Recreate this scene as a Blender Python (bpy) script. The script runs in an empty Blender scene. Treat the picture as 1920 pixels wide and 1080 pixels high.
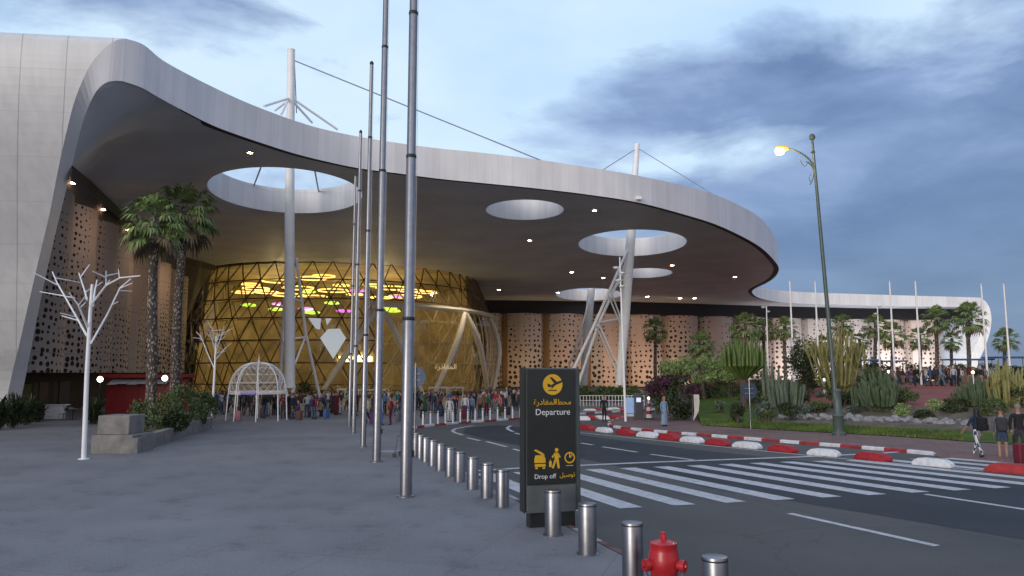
import bpy, bmesh, math, random
from mathutils import Vector, Matrix
from math import sin, cos, pi, radians, atan, atan2, sqrt
random.seed(7)
R = random.Random(11)
C = bpy.context.scene.collection
F = 1400.0; CZ = 3.2; PITCH = atan(160/1400)
# ---------------------------------------------------------------- camera geometry used to place things at real distances
def ray(px, py):
    x = (px-960)/F; y = (540-py)/F
    return Vector((x, cos(PITCH)-sin(PITCH)*y, sin(PITCH)+cos(PITCH)*y))
def gp(px, py, z=0.0):
    r = ray(px, py); t = (z-CZ)/r.z
    return Vector((0, 0, CZ))+r*t
def dp(px, py, Y):
    r = ray(px, py)
    return Vector((0, 0, CZ))+r*(Y/r.y)
def at(px, Y, z):                       # a point on a picture column at a distance and height
    r = ray(px, 700)
    # column shifts slightly with height through the pitch; solve with the true projection
    p = Vector((0, Y, z)); fwd = cos(PITCH)*Y+sin(PITCH)*(z-CZ)
    p.x = (px-960)/F*fwd
    return p
# ---------------------------------------------------------------- mesh collector
class MB:
    def __init__(s): s.v = []; s.f = []; s.m = []; s.uv = {}
    def add(s, verts, faces, mi=0):
        b = len(s.v); s.v += [tuple(v) for v in verts]
        for f in faces: s.f.append(tuple(b+i for i in f)); s.m.append(mi)
        return b
    def quad(s, a, b, c, d, mi=0, uv=None):
        s.add([a, b, c, d], [(0, 1, 2, 3)], mi)
        if uv: s.uv[len(s.f)-1] = uv
    def box(s, c, d, rz=0, mi=0, M=None):
        x, y, z = d[0]/2, d[1]/2, d[2]/2
        vs = [Vector((i*x, j*y, k*z)) for k in (-1, 1) for j in (-1, 1) for i in (-1, 1)]
        if rz: Q = Matrix.Rotation(rz, 3, 'Z'); vs = [Q@v for v in vs]
        if M: vs = [M@v for v in vs]
        vs = [v+Vector(c) for v in vs]
        s.add(vs, [(0, 2, 3, 1), (4, 5, 7, 6), (0, 1, 5, 4), (2, 6, 7, 3), (0, 4, 6, 2), (1, 3, 7, 5)], mi)
    def rbox(s, c, d, b=.03, rz=0, mi=0):      # box with chamfered edges
        bm = bmesh.new(); bmesh.ops.create_cube(bm, size=1)
        for v in bm.verts: v.co = Vector((v.co.x*d[0], v.co.y*d[1], v.co.z*d[2]))
        bmesh.ops.bevel(bm, geom=bm.edges[:], offset=b, segments=2, affect='EDGES', profile=.5)
        s.bm(bm, Matrix.Translation(c)@Matrix.Rotation(rz, 4, 'Z'), mi)
    def bm(s, bm, M=None, mi=0):
        bm.verts.ensure_lookup_table(); bm.verts.index_update()
        vs = [(M@v.co if M else v.co.copy()) for v in bm.verts]
        s.add(vs, [[v.index for v in f.verts] for f in bm.faces], mi); bm.free()
    def path(s, pts, rad, n=8, mi=0, cap=True):
        pts = [Vector(p) for p in pts]
        if not isinstance(rad, (list, tuple)): rad = [rad]*len(pts)
        rings = []; up = None
        for i, p in enumerate(pts):
            t = (pts[min(i+1, len(pts)-1)]-pts[max(i-1, 0)])
            if t.length < 1e-9: t = Vector((0, 0, 1))
            t.normalize()
            if up is None:
                up = Vector((0, 0, 1)) if abs(t.z) < .9 else Vector((0, 1, 0))
            a = t.cross(up)
            if a.length < 1e-6: a = t.cross(Vector((1, 0, 0)))
            a.normalize(); b = a.cross(t).normalized(); up = b
            rings.append([p+(a*cos(2*pi*k/n)+b*sin(2*pi*k/n))*rad[i] for k in range(n)])
        vs = [v for r in rings for v in r]; fs = []
        for i in range(len(pts)-1):
            for k in range(n):
                k2 = (k+1) % n; fs.append((i*n+k, i*n+k2, (i+1)*n+k2, (i+1)*n+k))
        if cap:
            fs.append(tuple(range(n-1, -1, -1))); fs.append(tuple((len(pts)-1)*n+k for k in range(n)))
        s.add(vs, fs, mi)
    def lathe(s, prof, c=(0, 0, 0), n=20, mi=0, cap=True):
        c = Vector(c); vs = []; fs = []
        for r, z in prof: vs += [c+Vector((r*cos(2*pi*k/n), r*sin(2*pi*k/n), z)) for k in range(n)]
        for i in range(len(prof)-1):
            for k in range(n):
                k2 = (k+1) % n; fs.append((i*n+k, i*n+k2, (i+1)*n+k2, (i+1)*n+k))
        if cap:
            fs.append(tuple(range(n-1, -1, -1))); fs.append(tuple((len(prof)-1)*n+k for k in range(n)))
        s.add(vs, fs, mi)
    def strip(s, A, B, mi=0, u0=0, closed=False):      # quads between two polylines, UV in metres
        u = u0; n = len(A)
        for i in range(n if closed else n-1):
            j = (i+1) % n
            a, b, c, d = Vector(A[i]), Vector(A[j]), Vector(B[j]), Vector(B[i]); L = (b-a).length
            s.quad(a, b, c, d, mi, [(u, a.z), (u+L, b.z), (u+L, c.z), (u, d.z)]); u += L
    def prism(s, poly, z0, z1, mi=0):
        n = len(poly)
        vs = [(p[0], p[1], z0) for p in poly]+[(p[0], p[1], z1) for p in poly]
        fs = [tuple(range(n-1, -1, -1)), tuple(range(n, 2*n))]+[(i, (i+1) % n, n+(i+1) % n, n+i) for i in range(n)]
        s.add(vs, fs, mi)
    def build(s, name, mats, parent=None, smooth=False, loc=None, kind=None):
        me = bpy.data.meshes.new(name)
        o0 = Vector(loc) if loc is not None else Vector((0, 0, 0))
        me.from_pydata([tuple(Vector(v)-o0) for v in s.v], [], s.f)
        if not isinstance(mats, (list, tuple)): mats = [mats]
        for m in mats: me.materials.append(m)
        me.polygons.foreach_set('material_index', s.m)
        if s.uv:
            uvl = me.uv_layers.new(name='UVMap')
            for fi, uvs in s.uv.items():
                for li, uv in zip(me.polygons[fi].loop_indices, uvs): uvl.data[li].uv = uv
        if smooth:
            me.polygons.foreach_set('use_smooth', [True]*len(me.polygons))
            try: me.set_sharp_from_angle(angle=radians(38))
            except Exception: pass
        me.update()
        o = bpy.data.objects.new(name, me); C.objects.link(o)
        if parent is not None: o.parent = parent
        if loc is not None: o.location = loc
        if kind: o['kind'] = kind
        return o
USED = {}
def tag(o, label, cat, group=None):
    n = len(label.split()); assert 4 <= n <= 16, (n, label)
    o['label'] = label; o['category'] = cat
    if group: o['group'] = group
    USED.setdefault(label, []).append((o.name, group))
    return o
def thing(name, label, cat, loc=(0, 0, 0), rz=0, group=None):
    o = bpy.data.objects.new(name, None); C.objects.link(o)
    o.location = loc; o.rotation_euler = (0, 0, rz); o.empty_display_size = .2
    return tag(o, label, cat, group)
def dup(root, loc, rz=0, label=None, group=None, sc=None):
    r = root.copy(); C.objects.link(r); r.location = loc; r.rotation_euler = (0, 0, rz)
    if sc: r.scale = (sc, sc, sc) if not isinstance(sc, tuple) else sc
    for ch in list(root.children):
        c = ch.copy(); C.objects.link(c); c.parent = r
        for g in list(ch.children):
            d = g.copy(); C.objects.link(d); d.parent = c
    tag(r, label or root['label'], root['category'], group or root.get('group'))
    return r
# ---------------------------------------------------------------- materials
def nt(name):
    m = bpy.data.materials.new(name); m.use_nodes = True
    t = m.node_tree; b = t.nodes['Principled BSDF']
    return m, t, b
def N(t, typ, **kw):
    n = t.nodes.new(typ)
    for k, v in kw.items():
        if k.startswith('i_'): n.inputs[k[2:].replace('_', ' ')].default_value = v
        else: setattr(n, k, v)
    return n
def L(t, a, b): t.links.new(a, b)
def math_(t, op, a, b=None, clamp=False):
    n = t.nodes.new('ShaderNodeMath'); n.operation = op; n.use_clamp = clamp
    for i, x in enumerate((a, b)):
        if x is None: continue
        if isinstance(x, (int, float)): n.inputs[i].default_value = x
        else: L(t, x, n.inputs[i])
    return n.outputs[0]
def ramp(t, fac, stops, interp='LINEAR'):
    n = t.nodes.new('ShaderNodeValToRGB'); n.color_ramp.interpolation = interp
    e = n.color_ramp.elements
    while len(e) < len(stops): e.new(.5)
    for k, (p, c) in enumerate(stops):
        e[k].position = p; e[k].color = (c[0], c[1], c[2], 1) if not isinstance(c, (int, float)) else (c, c, c, 1)
    L(t, fac, n.inputs[0]); return n.outputs[0]
def mixc(t, fac, a, b, blend='MIX'):
    n = t.nodes.new('ShaderNodeMix'); n.data_type = 'RGBA'; n.blend_type = blend
    for i, x in ((0, fac), (6, a), (7, b)):
        if isinstance(x, (int, float)): n.inputs[i].default_value = x
        elif isinstance(x, tuple): n.inputs[i].default_value = (x[0], x[1], x[2], 1)
        else: L(t, x, n.inputs[i])
    return n.outputs[2]
MC = {}
def mat(name, col, rough=.6, metal=0, var=.12, sc=3.0, bump=0, bsc=None, coat=0, spec=None, emit=None, es=0):
    if name in MC: return MC[name]
    m, t, b = nt(name)
    b.inputs['Roughness'].default_value = rough; b.inputs['Metallic'].default_value = metal
    if coat: b.inputs['Coat Weight'].default_value = coat
    if spec is not None: b.inputs['Specular IOR Level'].default_value = spec
    tc = N(t, 'ShaderNodeTexCoord')
    nz = N(t, 'ShaderNodeTexNoise', i_Scale=sc, i_Detail=5.0, i_Roughness=.6); L(t, tc.outputs['Object'], nz.inputs['Vector'])
    lo = tuple(max(0, c*(1-var*1.6)) for c in col); hi = tuple(min(1, c*(1+var*1.6)) for c in col)
    L(t, ramp(t, nz.outputs[0], [(.28, lo), (.72, hi)]), b.inputs['Base Color'])
    if bump:
        n2 = N(t, 'ShaderNodeTexNoise', i_Scale=bsc or sc*8, i_Detail=4.0); L(t, tc.outputs['Object'], n2.inputs['Vector'])
        bp = N(t, 'ShaderNodeBump', i_Strength=bump, i_Distance=.02); L(t, n2.outputs[0], bp.inputs['Height']); L(t, bp.outputs[0], b.inputs['Normal'])
    if emit:
        b.inputs['Emission Color'].default_value = (*emit, 1); b.inputs['Emission Strength'].default_value = es
    MC[name] = m; return m
def lamp_mat(name, col, s):
    return mat(name, (.8, .8, .8), .5, var=0, emit=col, es=s)

M_white = mat('white_paint', (.78, .78, .78), .45, var=.04)
M_steel = mat('stainless_steel', (.3, .3, .315), .36, 1.0, var=.08, sc=6)
M_mast = mat('mast_paint', (.84, .83, .81), .5, var=.05, sc=1.2)
M_black = mat('black_metal', (.02, .02, .022), .5)
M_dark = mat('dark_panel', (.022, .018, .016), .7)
M_red = mat('red_paint', (.42, .012, .018), .38, var=.15, sc=4, coat=.2)
M_redb = mat('red_barrier', (.36, .02, .026), .6, var=.22, sc=5, bump=.2)
M_whb = mat('white_barrier', (.66, .67, .69), .65, var=.14, sc=4, bump=.2)
M_conc = mat('concrete_block', (.2, .19, .175), .85, var=.2, sc=2.2, bump=.3)
M_green_post = mat('green_post', (.07, .098, .088), .42, var=.12)
M_glasslamp = lamp_mat('lamp_glow', (1, .72, .32), 60)

def m_ground(name, a, b, sc=.25, fine=30, rough=.85, bump=.25, spec=.3, cracks=0, extra=None):
    m, t, bs = nt(name); tc = N(t, 'ShaderNodeTexCoord')
    n1 = N(t, 'ShaderNodeTexNoise', i_Scale=sc, i_Detail=6.0, i_Roughness=.62); L(t, tc.outputs['Object'], n1.inputs['Vector'])
    n2 = N(t, 'ShaderNodeTexNoise', i_Scale=fine, i_Detail=3.0); L(t, tc.outputs['Object'], n2.inputs['Vector'])
    c = ramp(t, n1.outputs[0], [(.3, a), (.7, b)])
    c = mixc(t, .55, c, ramp(t, n2.outputs[0], [(.25, .55), (.75, 1.35)]), 'MULTIPLY')
    if cracks:
        v = N(t, 'ShaderNodeTexVoronoi', i_Scale=cracks, feature='DISTANCE_TO_EDGE'); 
        w = N(t, 'ShaderNodeTexNoise', i_Scale=1.2, i_Detail=4.0); L(t, tc.outputs['Object'], w.inputs['Vector'])
        mv = N(t, 'ShaderNodeVectorMath', operation='ADD'); L(t, tc.outputs['Object'], mv.inputs[0]); L(t, w.outputs['Color'], mv.inputs[1]); L(t, mv.outputs[0], v.inputs['Vector'])
        c = mixc(t, 1, c, ramp(t, v.outputs['Distance'], [(0, .8), (.008, 1)]), 'MULTIPLY')
    if extra: c = extra(t, tc, c)
    L(t, c, bs.inputs['Base Color']); bs.inputs['Roughness'].default_value = rough; bs.inputs['Specular IOR Level'].default_value = spec
    bp = N(t, 'ShaderNodeBump', i_Strength=bump, i_Distance=.01); L(t, n2.outputs[0], bp.inputs['Height']); L(t, bp.outputs[0], bs.inputs['Normal'])
    return m
def tiles(sx, sy, rot, col):
    def ex(t, tc, c):
        mp = N(t, 'ShaderNodeMapping'); mp.inputs['Rotation'].default_value = (0, 0, rot); L(t, tc.outputs['Object'], mp.inputs['Vector'])
        br = N(t, 'ShaderNodeTexBrick'); br.offset = 0; br.inputs['Color1'].default_value = (1, 1, 1, 1); br.inputs['Color2'].default_value = (.93, .93, .93, 1)
        br.inputs['Mortar'].default_value = (col, col, col, 1); br.inputs['Scale'].default_value = 1; br.inputs['Mortar Size'].default_value = .012
        br.inputs['Brick Width'].default_value = sx; br.inputs['Row Height'].default_value = sy
        L(t, mp.outputs[0], br.inputs['Vector'])
        return mixc(t, 1, c, br.outputs[0], 'MULTIPLY')
    return ex
def plaza_ex(t, tc, c):
    c = tiles(2.4, 2.4, .31, .74)(t, tc, c)
    n = N(t, 'ShaderNodeTexNoise', i_Scale=.9, i_Detail=7.0, i_Roughness=.7); L(t, tc.outputs['Object'], n.inputs['Vector'])
    c = mixc(t, 1, c, ramp(t, n.outputs[0], [(.33, .74), (.46, 1.0), (.72, 1.06)]), 'MULTIPLY')
    v = N(t, 'ShaderNodeTexVoronoi', i_Scale=1.1); L(t, tc.outputs['Object'], v.inputs['Vector'])
    return mixc(t, 1, c, ramp(t, v.outputs['Distance'], [(.02, .6), (.06, 1.0)]), 'MULTIPLY')
M_plaza = m_ground('plaza_concrete', (.165, .162, .174), (.24, .235, .248), .22, 24, .72, .15, .4, extra=plaza_ex)
M_asph = m_ground('asphalt', (.078, .076, .074), (.112, .108, .104), .22, 40, .8, .4, .35, cracks=.16)
M_asphn = m_ground('asphalt_new', (.024, .027, .034), (.042, .046, .055), .3, 40, .75, .4, .35)
M_pave = m_ground('pink_paving', (.17, .105, .098), (.25, .16, .145), .6, 20, .85, .2, extra=tiles(.6, .3, .4, .7))
M_terr = m_ground('red_terrace', (.2, .062, .05), (.3, .1, .08), .5, 18, .85, .2)
M_grass = m_ground('lawn', (.05, .085, .016), (.11, .15, .034), .9, 12, .9, .6, .1)
M_soil = m_ground('planting_soil', (.1, .08, .06), (.2, .17, .14), .9, 8, .95, .6, .1)
M_dust = m_ground('dusty_ground', (.1, .09, .08), (.16, .14, .12), .05, 6, .95, .2, .1)
def m_line():
    m, t, b = nt('road_paint'); tc = N(t, 'ShaderNodeTexCoord')
    n1 = N(t, 'ShaderNodeTexNoise', i_Scale=5.0, i_Detail=8.0, i_Roughness=.75); L(t, tc.outputs['Object'], n1.inputs['Vector'])
    c = ramp(t, n1.outputs[0], [(.3, (.16, .16, .165)), (.43, (.45, .45, .47)), (.7, (.62, .62, .64))])
    L(t, c, b.inputs['Base Color']); b.inputs['Roughness'].default_value = .7
    return m
M_line = m_line()
M_kwf = mat('kerb_white_worn', (.3, .29, .29), .8, var=.3, sc=3); M_krf = mat('kerb_red_worn', (.17, .08, .08), .8, var=.3, sc=3)
M_kw = mat('kerb_white', (.6, .6, .62), .7, var=.2, sc=3)
M_kr = mat('kerb_red', (.3, .03, .035), .7, var=.25, sc=3)
# ================================================================ camera, sky, light
sc = bpy.context.scene
cam = bpy.data.cameras.new('camera'); co = bpy.data.objects.new('camera', cam); C.objects.link(co); sc.camera = co
cam.sensor_width = 36; cam.lens = 36*F/1920; cam.clip_start = .1; cam.clip_end = 6000
co.location = (0, 0, CZ); co.rotation_euler = (pi/2+PITCH, 0, 0)
sc.view_settings.view_transform = 'Standard'; sc.view_settings.look = 'None'; sc.view_settings.gamma = 1
sc.view_settings.exposure = 0.0
SUN_EL = radians(9); SUN_AZ = radians(215)       # low behind the camera, a little to its left
w = bpy.data.worlds.new('World'); sc.world = w; w.use_nodes = True
t = w.node_tree; bg = t.nodes['Background']
sky = N(t, 'ShaderNodeTexSky', sky_type='NISHITA', sun_disc=False, sun_elevation=SUN_EL, sun_rotation=SUN_AZ)
sky.air_density = 1.0; sky.dust_density = .6; sky.ozone_density = 2.5
tc = N(t, 'ShaderNodeTexCoord')
sp = N(t, 'ShaderNodeSeparateXYZ'); L(t, tc.outputs['Generated'], sp.inputs[0])
den = math_(t, 'ADD', math_(t, 'MAXIMUM', sp.outputs[2], 0.0), .16)
cx = math_(t, 'DIVIDE', sp.outputs[0], den); cy = math_(t, 'DIVIDE', sp.outputs[1], den)
cb = N(t, 'ShaderNodeCombineXYZ'); L(t, cx, cb.inputs[0]); L(t, cy, cb.inputs[1])
def cloud(scale, off, det=6.0, rough=.55, dist=.3, sx=1.0):
    mp = N(t, 'ShaderNodeMapping'); mp.inputs['Location'].default_value = off; mp.inputs['Scale'].default_value = (1, 1, 1/sx)
    L(t, tc.outputs['Generated'], mp.inputs['Vector'])
    n = N(t, 'ShaderNodeTexNoise', i_Scale=scale, i_Detail=det, i_Roughness=rough, i_Distortion=dist); L(t, mp.outputs[0], n.inputs['Vector'])
    return n.outputs[0]
# clear-sky colour: Nishita, lifted towards the pale dusk blue of the upper sky
base = mixc(t, 1, sky.outputs[0], (.2, .2, .2), 'MULTIPLY')
# broad bright field (thin high cloud) and the darker blue-grey banks low and to the right
hi = cloud(2.2, (2.3, 1.1, 0), 5.0, .5, .2, .45)
hib = ramp(t, hi, [(.3, 0.0), (.62, 1.0)])
thin = mixc(t, hib, (.42, .64, .93), (.66, .82, .98))
elev = sp.outputs[2]
gx = math_(t, 'SUBTRACT', sp.outputs[0], -.09)
side = math_(t, 'MULTIPLY', gx, gx)
el2 = math_(t, 'MAXIMUM', math_(t, 'SUBTRACT', .285, elev), 0.0)
def bank(x0, wx, z0, wz, amp):       # a cloud bank standing in one direction of the sky
    a = math_(t, 'DIVIDE', math_(t, 'SUBTRACT', sp.outputs[0], x0), wx); b_ = math_(t, 'DIVIDE', math_(t, 'SUBTRACT', elev, z0), wz)
    r2 = math_(t, 'ADD', math_(t, 'MULTIPLY', a, a), math_(t, 'MULTIPLY', b_, b_))
    return math_(t, 'MULTIPLY', math_(t, 'POWER', 2.718, math_(t, 'MULTIPLY', r2, -1.0)), amp)
c1 = cloud(3.1, (5.2, 3.9, 0.4), 8.0, .56, .25, .36)
mask_in = math_(t, 'ADD', math_(t, 'MULTIPLY', math_(t, 'SUBTRACT', c1, .5), 1.5), math_(t, 'ADD', math_(t, 'MULTIPLY', side, .8), math_(t, 'MULTIPLY', el2, 1.5)))
for q in ((.20, .15, .335, .035, .3), (.46, .14, .25, .07, .3), (.33, .2, .17, .05, .2), (.40, .2, .47, .07, -.3), (.05, .1, .42, .05, -.1), (-.47, .14, .47, .04, .3), (-.14, .1, .34, .03, .08), (.17, .2, .265, .018, -.16), (-.05, .3, .44, .09, -.12)): mask_in = math_(t, 'ADD', mask_in, bank(*q))
cm = ramp(t, mask_in, [(.03, 0.0), (.16, .5), (.34, 1.0)])
c2 = cloud(5.2, (1.2, 7.7, 0), 7.0, .55, .3, .34)
ccol = ramp(t, c2, [(.3, (.135, .205, .39)), (.5, (.205, .295, .51)), (.72, (.34, .455, .70))])
front = mixc(t, cm, thin, ccol)
low = ramp(t, math_(t, 'ADD', math_(t, 'SUBTRACT', .19, elev), math_(t, 'MULTIPLY', gx, .3)), [(.02, 0.0), (.26, 1.0)])
front = mixc(t, math_(t, 'MULTIPLY', low, .95), front, mixc(t, ramp(t, c1, [(.35, 0), (.65, 1)]), (.075, .125, .245), (.15, .22, .385)))
skycol = mixc(t, .92, base, front)
# the western sky behind the camera still carries pale after-sunset light
back = ramp(t, math_(t, 'MULTIPLY', sp.outputs[1], -1.0), [(.0, 0.0), (.9, 1.0)])
skycol = mixc(t, math_(t, 'MULTIPLY', back, .8), skycol, (.80, .77, .80))
L(t, skycol, bg.inputs['Color']); bg.inputs['Strength'].default_value = 1.12
sl = bpy.data.lights.new('sun', 'SUN'); so = bpy.data.objects.new('sun', sl); C.objects.link(so)
sl.energy = 1.5; sl.angle = radians(25); sl.color = (1, .9, .82)
sdir = Vector((sin(SUN_AZ)*cos(SUN_EL), cos(SUN_AZ)*cos(SUN_EL), sin(SUN_EL)))
so.rotation_euler = sdir.to_track_quat('Z', 'Y').to_euler(); so.location = (0, -40, 40)

# ================================================================ ground, plaza, road
ZR = -.13
MB_ = MB(); MB_.quad((-2500, -400, ZR-.02), (2500, -400, ZR-.02), (2500, 3500, ZR-.02), (-2500, 3500, ZR-.02)); MB_.build('ground', M_dust, kind='structure')
def arc_pts(pts, step):
    pts = [Vector(p) for p in pts]; out = [pts[0].copy()]; acc = 0
    for a, b in zip(pts, pts[1:]):
        d = (b-a).length; k = step-acc
        while k <= d: out.append(a+(b-a)*(k/d)); k += step
        acc = (acc+d) % step
    return out
def smooth(pts, it=2):
    pts = [Vector(p) for p in pts]
    for _ in range(it):
        o = [pts[0]]
        for a, b in zip(pts, pts[1:]): o += [a*.75+b*.25, a*.25+b*.75]
        o.append(pts[-1]); pts = o
    return pts
# bollard row and the kerb just outside it
boll_px = [(1344, 1178), (1187, 1088), (1102, 1038), (1037, 1003), (942, 950), (913, 933), (886, 917), (862, 903), (844, 892.5), (826, 882), (812, 873.5), (799, 866), (789, 859.5), (780, 854), (772, 849)]
boll = [gp(*p) for p in boll_px]
kerb_near = [Vector((4.6, 5.2, 0)), Vector((3.35, 8.6, 0))]+[b+Vector((.52, .22, 0)) for b in boll[:1]+boll[1::2]]
kerb_far = [gp(768, 826), gp(764, 812), gp(768, 803), gp(782, 797.5), gp(850, 791), gp(920, 786.5), gp(985, 782), gp(1090, 774), gp(1200, 767), gp(1330, 762)]
kerb_all = smooth(kerb_near+kerb_far, 2)
pl = MB()
poly = [Vector((6.5, -12, 0))]+kerb_all+[Vector((60, 92, 0)), Vector((110, 130, 0)), Vector((110, 260, 0)), Vector((-170, 260, 0)), Vector((-170, -12, 0))]
bm = bmesh.new(); vs = [bm.verts.new(p) for p in poly]; bm.faces.new(vs); bmesh.ops.triangulate(bm, faces=bm.faces[:])
bmesh.ops.recalc_face_normals(bm, faces=bm.faces[:])
for f_ in bm.faces:
    if f_.normal.z < 0: f_.normal_flip()
pl.bm(bm); pl.build('plaza', M_plaza, kind='structure')
rd = MB(); rd.quad((-40, -20, ZR), (140, -20, ZR), (140, 150, ZR), (-40, 150, ZR)); rd.build('road', M_asph, kind='structure')
def kerb_strip(name, pts, blk=1.0, wd=.17, top=.012, painted=True, plain_until=0, mats=(M_kw, M_kr)):
    pts = arc_pts(pts, blk); kb = MB()
    for i, (a, b) in enumerate(zip(pts, pts[1:])):
        d = (b-a); n = Vector((d.y, -d.x, 0)).normalized()*wd; e = d.normalized()*.006
        a1, b1 = a+e, b-e
        z0, z1 = ZR-.01, top
        ch = n*.82
        vs = [a1+Vector((0, 0, z1)), b1+Vector((0, 0, z1)), b1+ch+Vector((0, 0, z1)), a1+ch+Vector((0, 0, z1)),
              b1+n+Vector((0, 0, z1-.035)), a1+n+Vector((0, 0, z1-.035)), b1+n+Vector((0, 0, z0)), a1+n+Vector((0, 0, z0))]
        mi = i % 2
        kb.add(vs, [(3, 2, 1, 0), (5, 4, 2, 3), (7, 6, 4, 5), (0, 7, 5, 3), (1, 2, 4, 6), (0, 1, 6, 7)], mi)
    return kb.build(name, list(mats), kind='structure')
ki = len(kerb_all)*6//10
kerb_strip('plaza_kerb', kerb_all[:ki], 1.25, mats=(M_kwf, M_krf)); kerb_strip('plaza_kerb', kerb_all[ki-1:], 1.25)
# newer, darker asphalt lanes
def sheet(name, px, z, m):
    s = MB(); ps = [gp(x, y, ZR) for x, y in px]; s.add([(p.x, p.y, z) for p in ps], [tuple(range(len(ps)))]); 
    o = s.build(name, m, kind='structure')
    if o.data.polygons[0].normal.z < 0: o.data.flip_normals()
    return o
sheet('road_lane', [(2300, 1075), (1920, 1012), (1640, 965), (1330, 915), (1130, 868), (985, 838), (905, 822), (868, 812), (872, 803), (930, 797), (1030, 806), (1095, 817), (1300, 843), (1540, 868), (1800, 895), (2300, 950)], ZR+.004, M_asphn)
# painted lines: each stripe of a width in metres between two ground points
ln = MB()
def stripe(a, b, wd, z=ZR+.008):
    a = Vector(a); b = Vector(b); d = (b-a); n = Vector((d.y, -d.x, 0)).normalized()*wd/2
    ps = [a-n, b-n, b+n, a+n]; ps = [(p.x, p.y, z) for p in ps]
    ln.add(ps, [(3, 2, 1, 0)])
def stripes(px, wd, z=ZR+.008):
    pts = [gp(x, y, ZR) for x, y in px]
    for a, b in zip(pts, pts[1:]): stripe(a, b, wd, z)
n3, f3 = gp(1380, 942, ZR), gp(1112, 880, ZR); n9, f9 = gp(1881, 915, ZR), gp(1474, 866, ZR)
dn, df = (n9-n3)/6, (f9-f3)/6
for k in range(-3, 15):
    a, b = n3+dn*k, f3+df*k
    if k >= 6: b = b+(a-b)*.02*(k-6)
    sw = .62
    # ends cut parallel to the stop line
    u = dn.normalized()*sw/2
    ps = [a-u, a+u, b+u, b-u]; ln.add([(p.x, p.y, ZR+.008) for p in ps], [(0, 1, 2, 3)])
stripes([(880, 884), (960, 879), (1200, 868), (1490, 857.5), (1640, 851), (1765, 842)], .3, ZR+.012)
stripes([(1088, 811.5), (1200, 823), (1350, 838), (1540, 857), (1800, 880), (2050, 902)], .17, ZR+.0125)
for a, b in (((1090, 831), (1112, 834.5)), ((1130, 838), (1195, 848)), ((1220, 852), (1300, 862.5)), ((912, 828), (950, 838)), ((876, 821), (900, 826.5)), ((1480, 963), (1757, 1024)), ((1735, 927), (1925, 956)), ((962, 842), (985, 848)), ((1975, 1070), (2200, 1120)), ((965, 812), (982, 816))):
    stripes([a, b], .2)
stripes([(868, 816), (853, 811.5), (848, 808), (854, 804), (872, 800.5), (888, 798)], .2)
stripes([(962, 809.5), (953, 805.5), (951, 802), (958, 798.5)], .2)
ln.build('road_markings', M_line, kind='structure')
# ---- traffic island with pavement, lawn, planting bed and red terrace
isl_px = [(1172, 781), (1152, 786.5), (1143, 791.5), (1147, 797), (1180, 801.5), (1240, 807), (1300, 811.5), (1400, 819.5), (1500, 827), (1600, 834.5), (1700, 842.5), (1748, 847), (1790, 850.5)]
isl = smooth([gp(x, y) for x, y in isl_px], 2)
ip = MB(); back = [gp(x, y) for x, y in ((2300, 880), (2300, 835), (2000, 826), (1830, 812), (1500, 798), (1310, 787), (1240, 780))]
bm = bmesh.new(); vs = [bm.verts.new(p) for p in isl+back]; f_ = bm.faces.new(vs); bmesh.ops.triangulate(bm, faces=[f_])
for f_ in bm.faces:
    if f_.normal.z < 0: f_.normal_flip()
ip.bm(bm); ip.build('island_pavement', M_pave, kind='structure')
kerb_strip('island_kerb', list(reversed(isl)) if False else isl, 1.0, wd=.2, top=.015)
s = MB(); A = [gp(x, y) for x, y in ((1742, 846.5), (1790, 850.5), (1900, 857), (2050, 866), (2300, 880))]; s.strip(A, [p+Vector((-.1, -.9, ZR-.01)) for p in A])
s.build('island_ramp', M_pave, kind='structure')
a, b_ = gp(1741, 846.4), gp(1800, 851.3); d = (b_-a); n_ = Vector((d.y, -d.x, 0)).normalized()*.22
s = MB(); s.add([a+Vector((0, 0, .015)), a+n_+Vector((0, 0, -.02)), a+n_+Vector((0, 0, ZR)), b_+n_+Vector((0, 0, ZR+.02)), b_+Vector((0, 0, ZR+.03)), a+Vector((0, 0, ZR))], [(0, 1, 3, 4), (1, 2, 3), (0, 5, 2, 1)])
s.build('kerb_end', M_kw, kind='structure')
rows = [
    [(1316, 797, .03), (1400, 802, .03), (1500, 808, .03), (1600, 813, .03), (1700, 819, .03), (1830, 828, .03), (2000, 839, .03), (2300, 858, .03)],
    [(1312, 786, .22), (1400, 788, .25), (1500, 794, .25), (1600, 798, .25), (1700, 803, .25), (1830, 809, .25), (2000, 815, .25), (2300, 825, .25)],
    [(1305, 766, .5), (1400, 769, .55), (1500, 772, .6), (1600, 774, .65), (1700, 777, .7), (1830, 781, .7), (2000, 787, .7), (2300, 795, .7)],
    [(1295, 745, .8), (1400, 750, .9), (1500, 757, 1.0), (1600, 760, 1.05), (1700, 762, 1.1), (1830, 765, 1.1), (2000, 770, 1.1), (2300, 775, 1.1)],
    [(1285, 722, 1.6), (1400, 723, 1.85), (1500, 724, 1.98), (1600, 726, 2.03), (1700, 727, 2.06), (1830, 727.5, 2.06), (2000, 730, 2.06), (2300, 735, 2.06)]]
RW = [[gp(x, y, z) for x, y, z in r] for r in rows]
def loft(name, A, B, m, sub=6):
    s = MB(); n = len(A); vs = []
    for j in range(sub+1):
        for i in range(n):
            p = A[i].lerp(B[i], j/sub); p = p.copy()
            if 0 < j < sub: p.z += R.uniform(-.03, .03)
            vs.append(p)
    s.add(vs, [(j*n+i, j*n+i+1, (j+1)*n+i+1, (j+1)*n+i) for j in range(sub) for i in range(n-1)])
    return s.build(name, m, smooth=True, kind='structure')
def dens(r):
    o = []
    for a, b in zip(r, r[1:]): o += [a.lerp(b, k/6) for k in range(6)]
    return o+[r[-1]]
RW = [dens(r) for r in RW]
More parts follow.
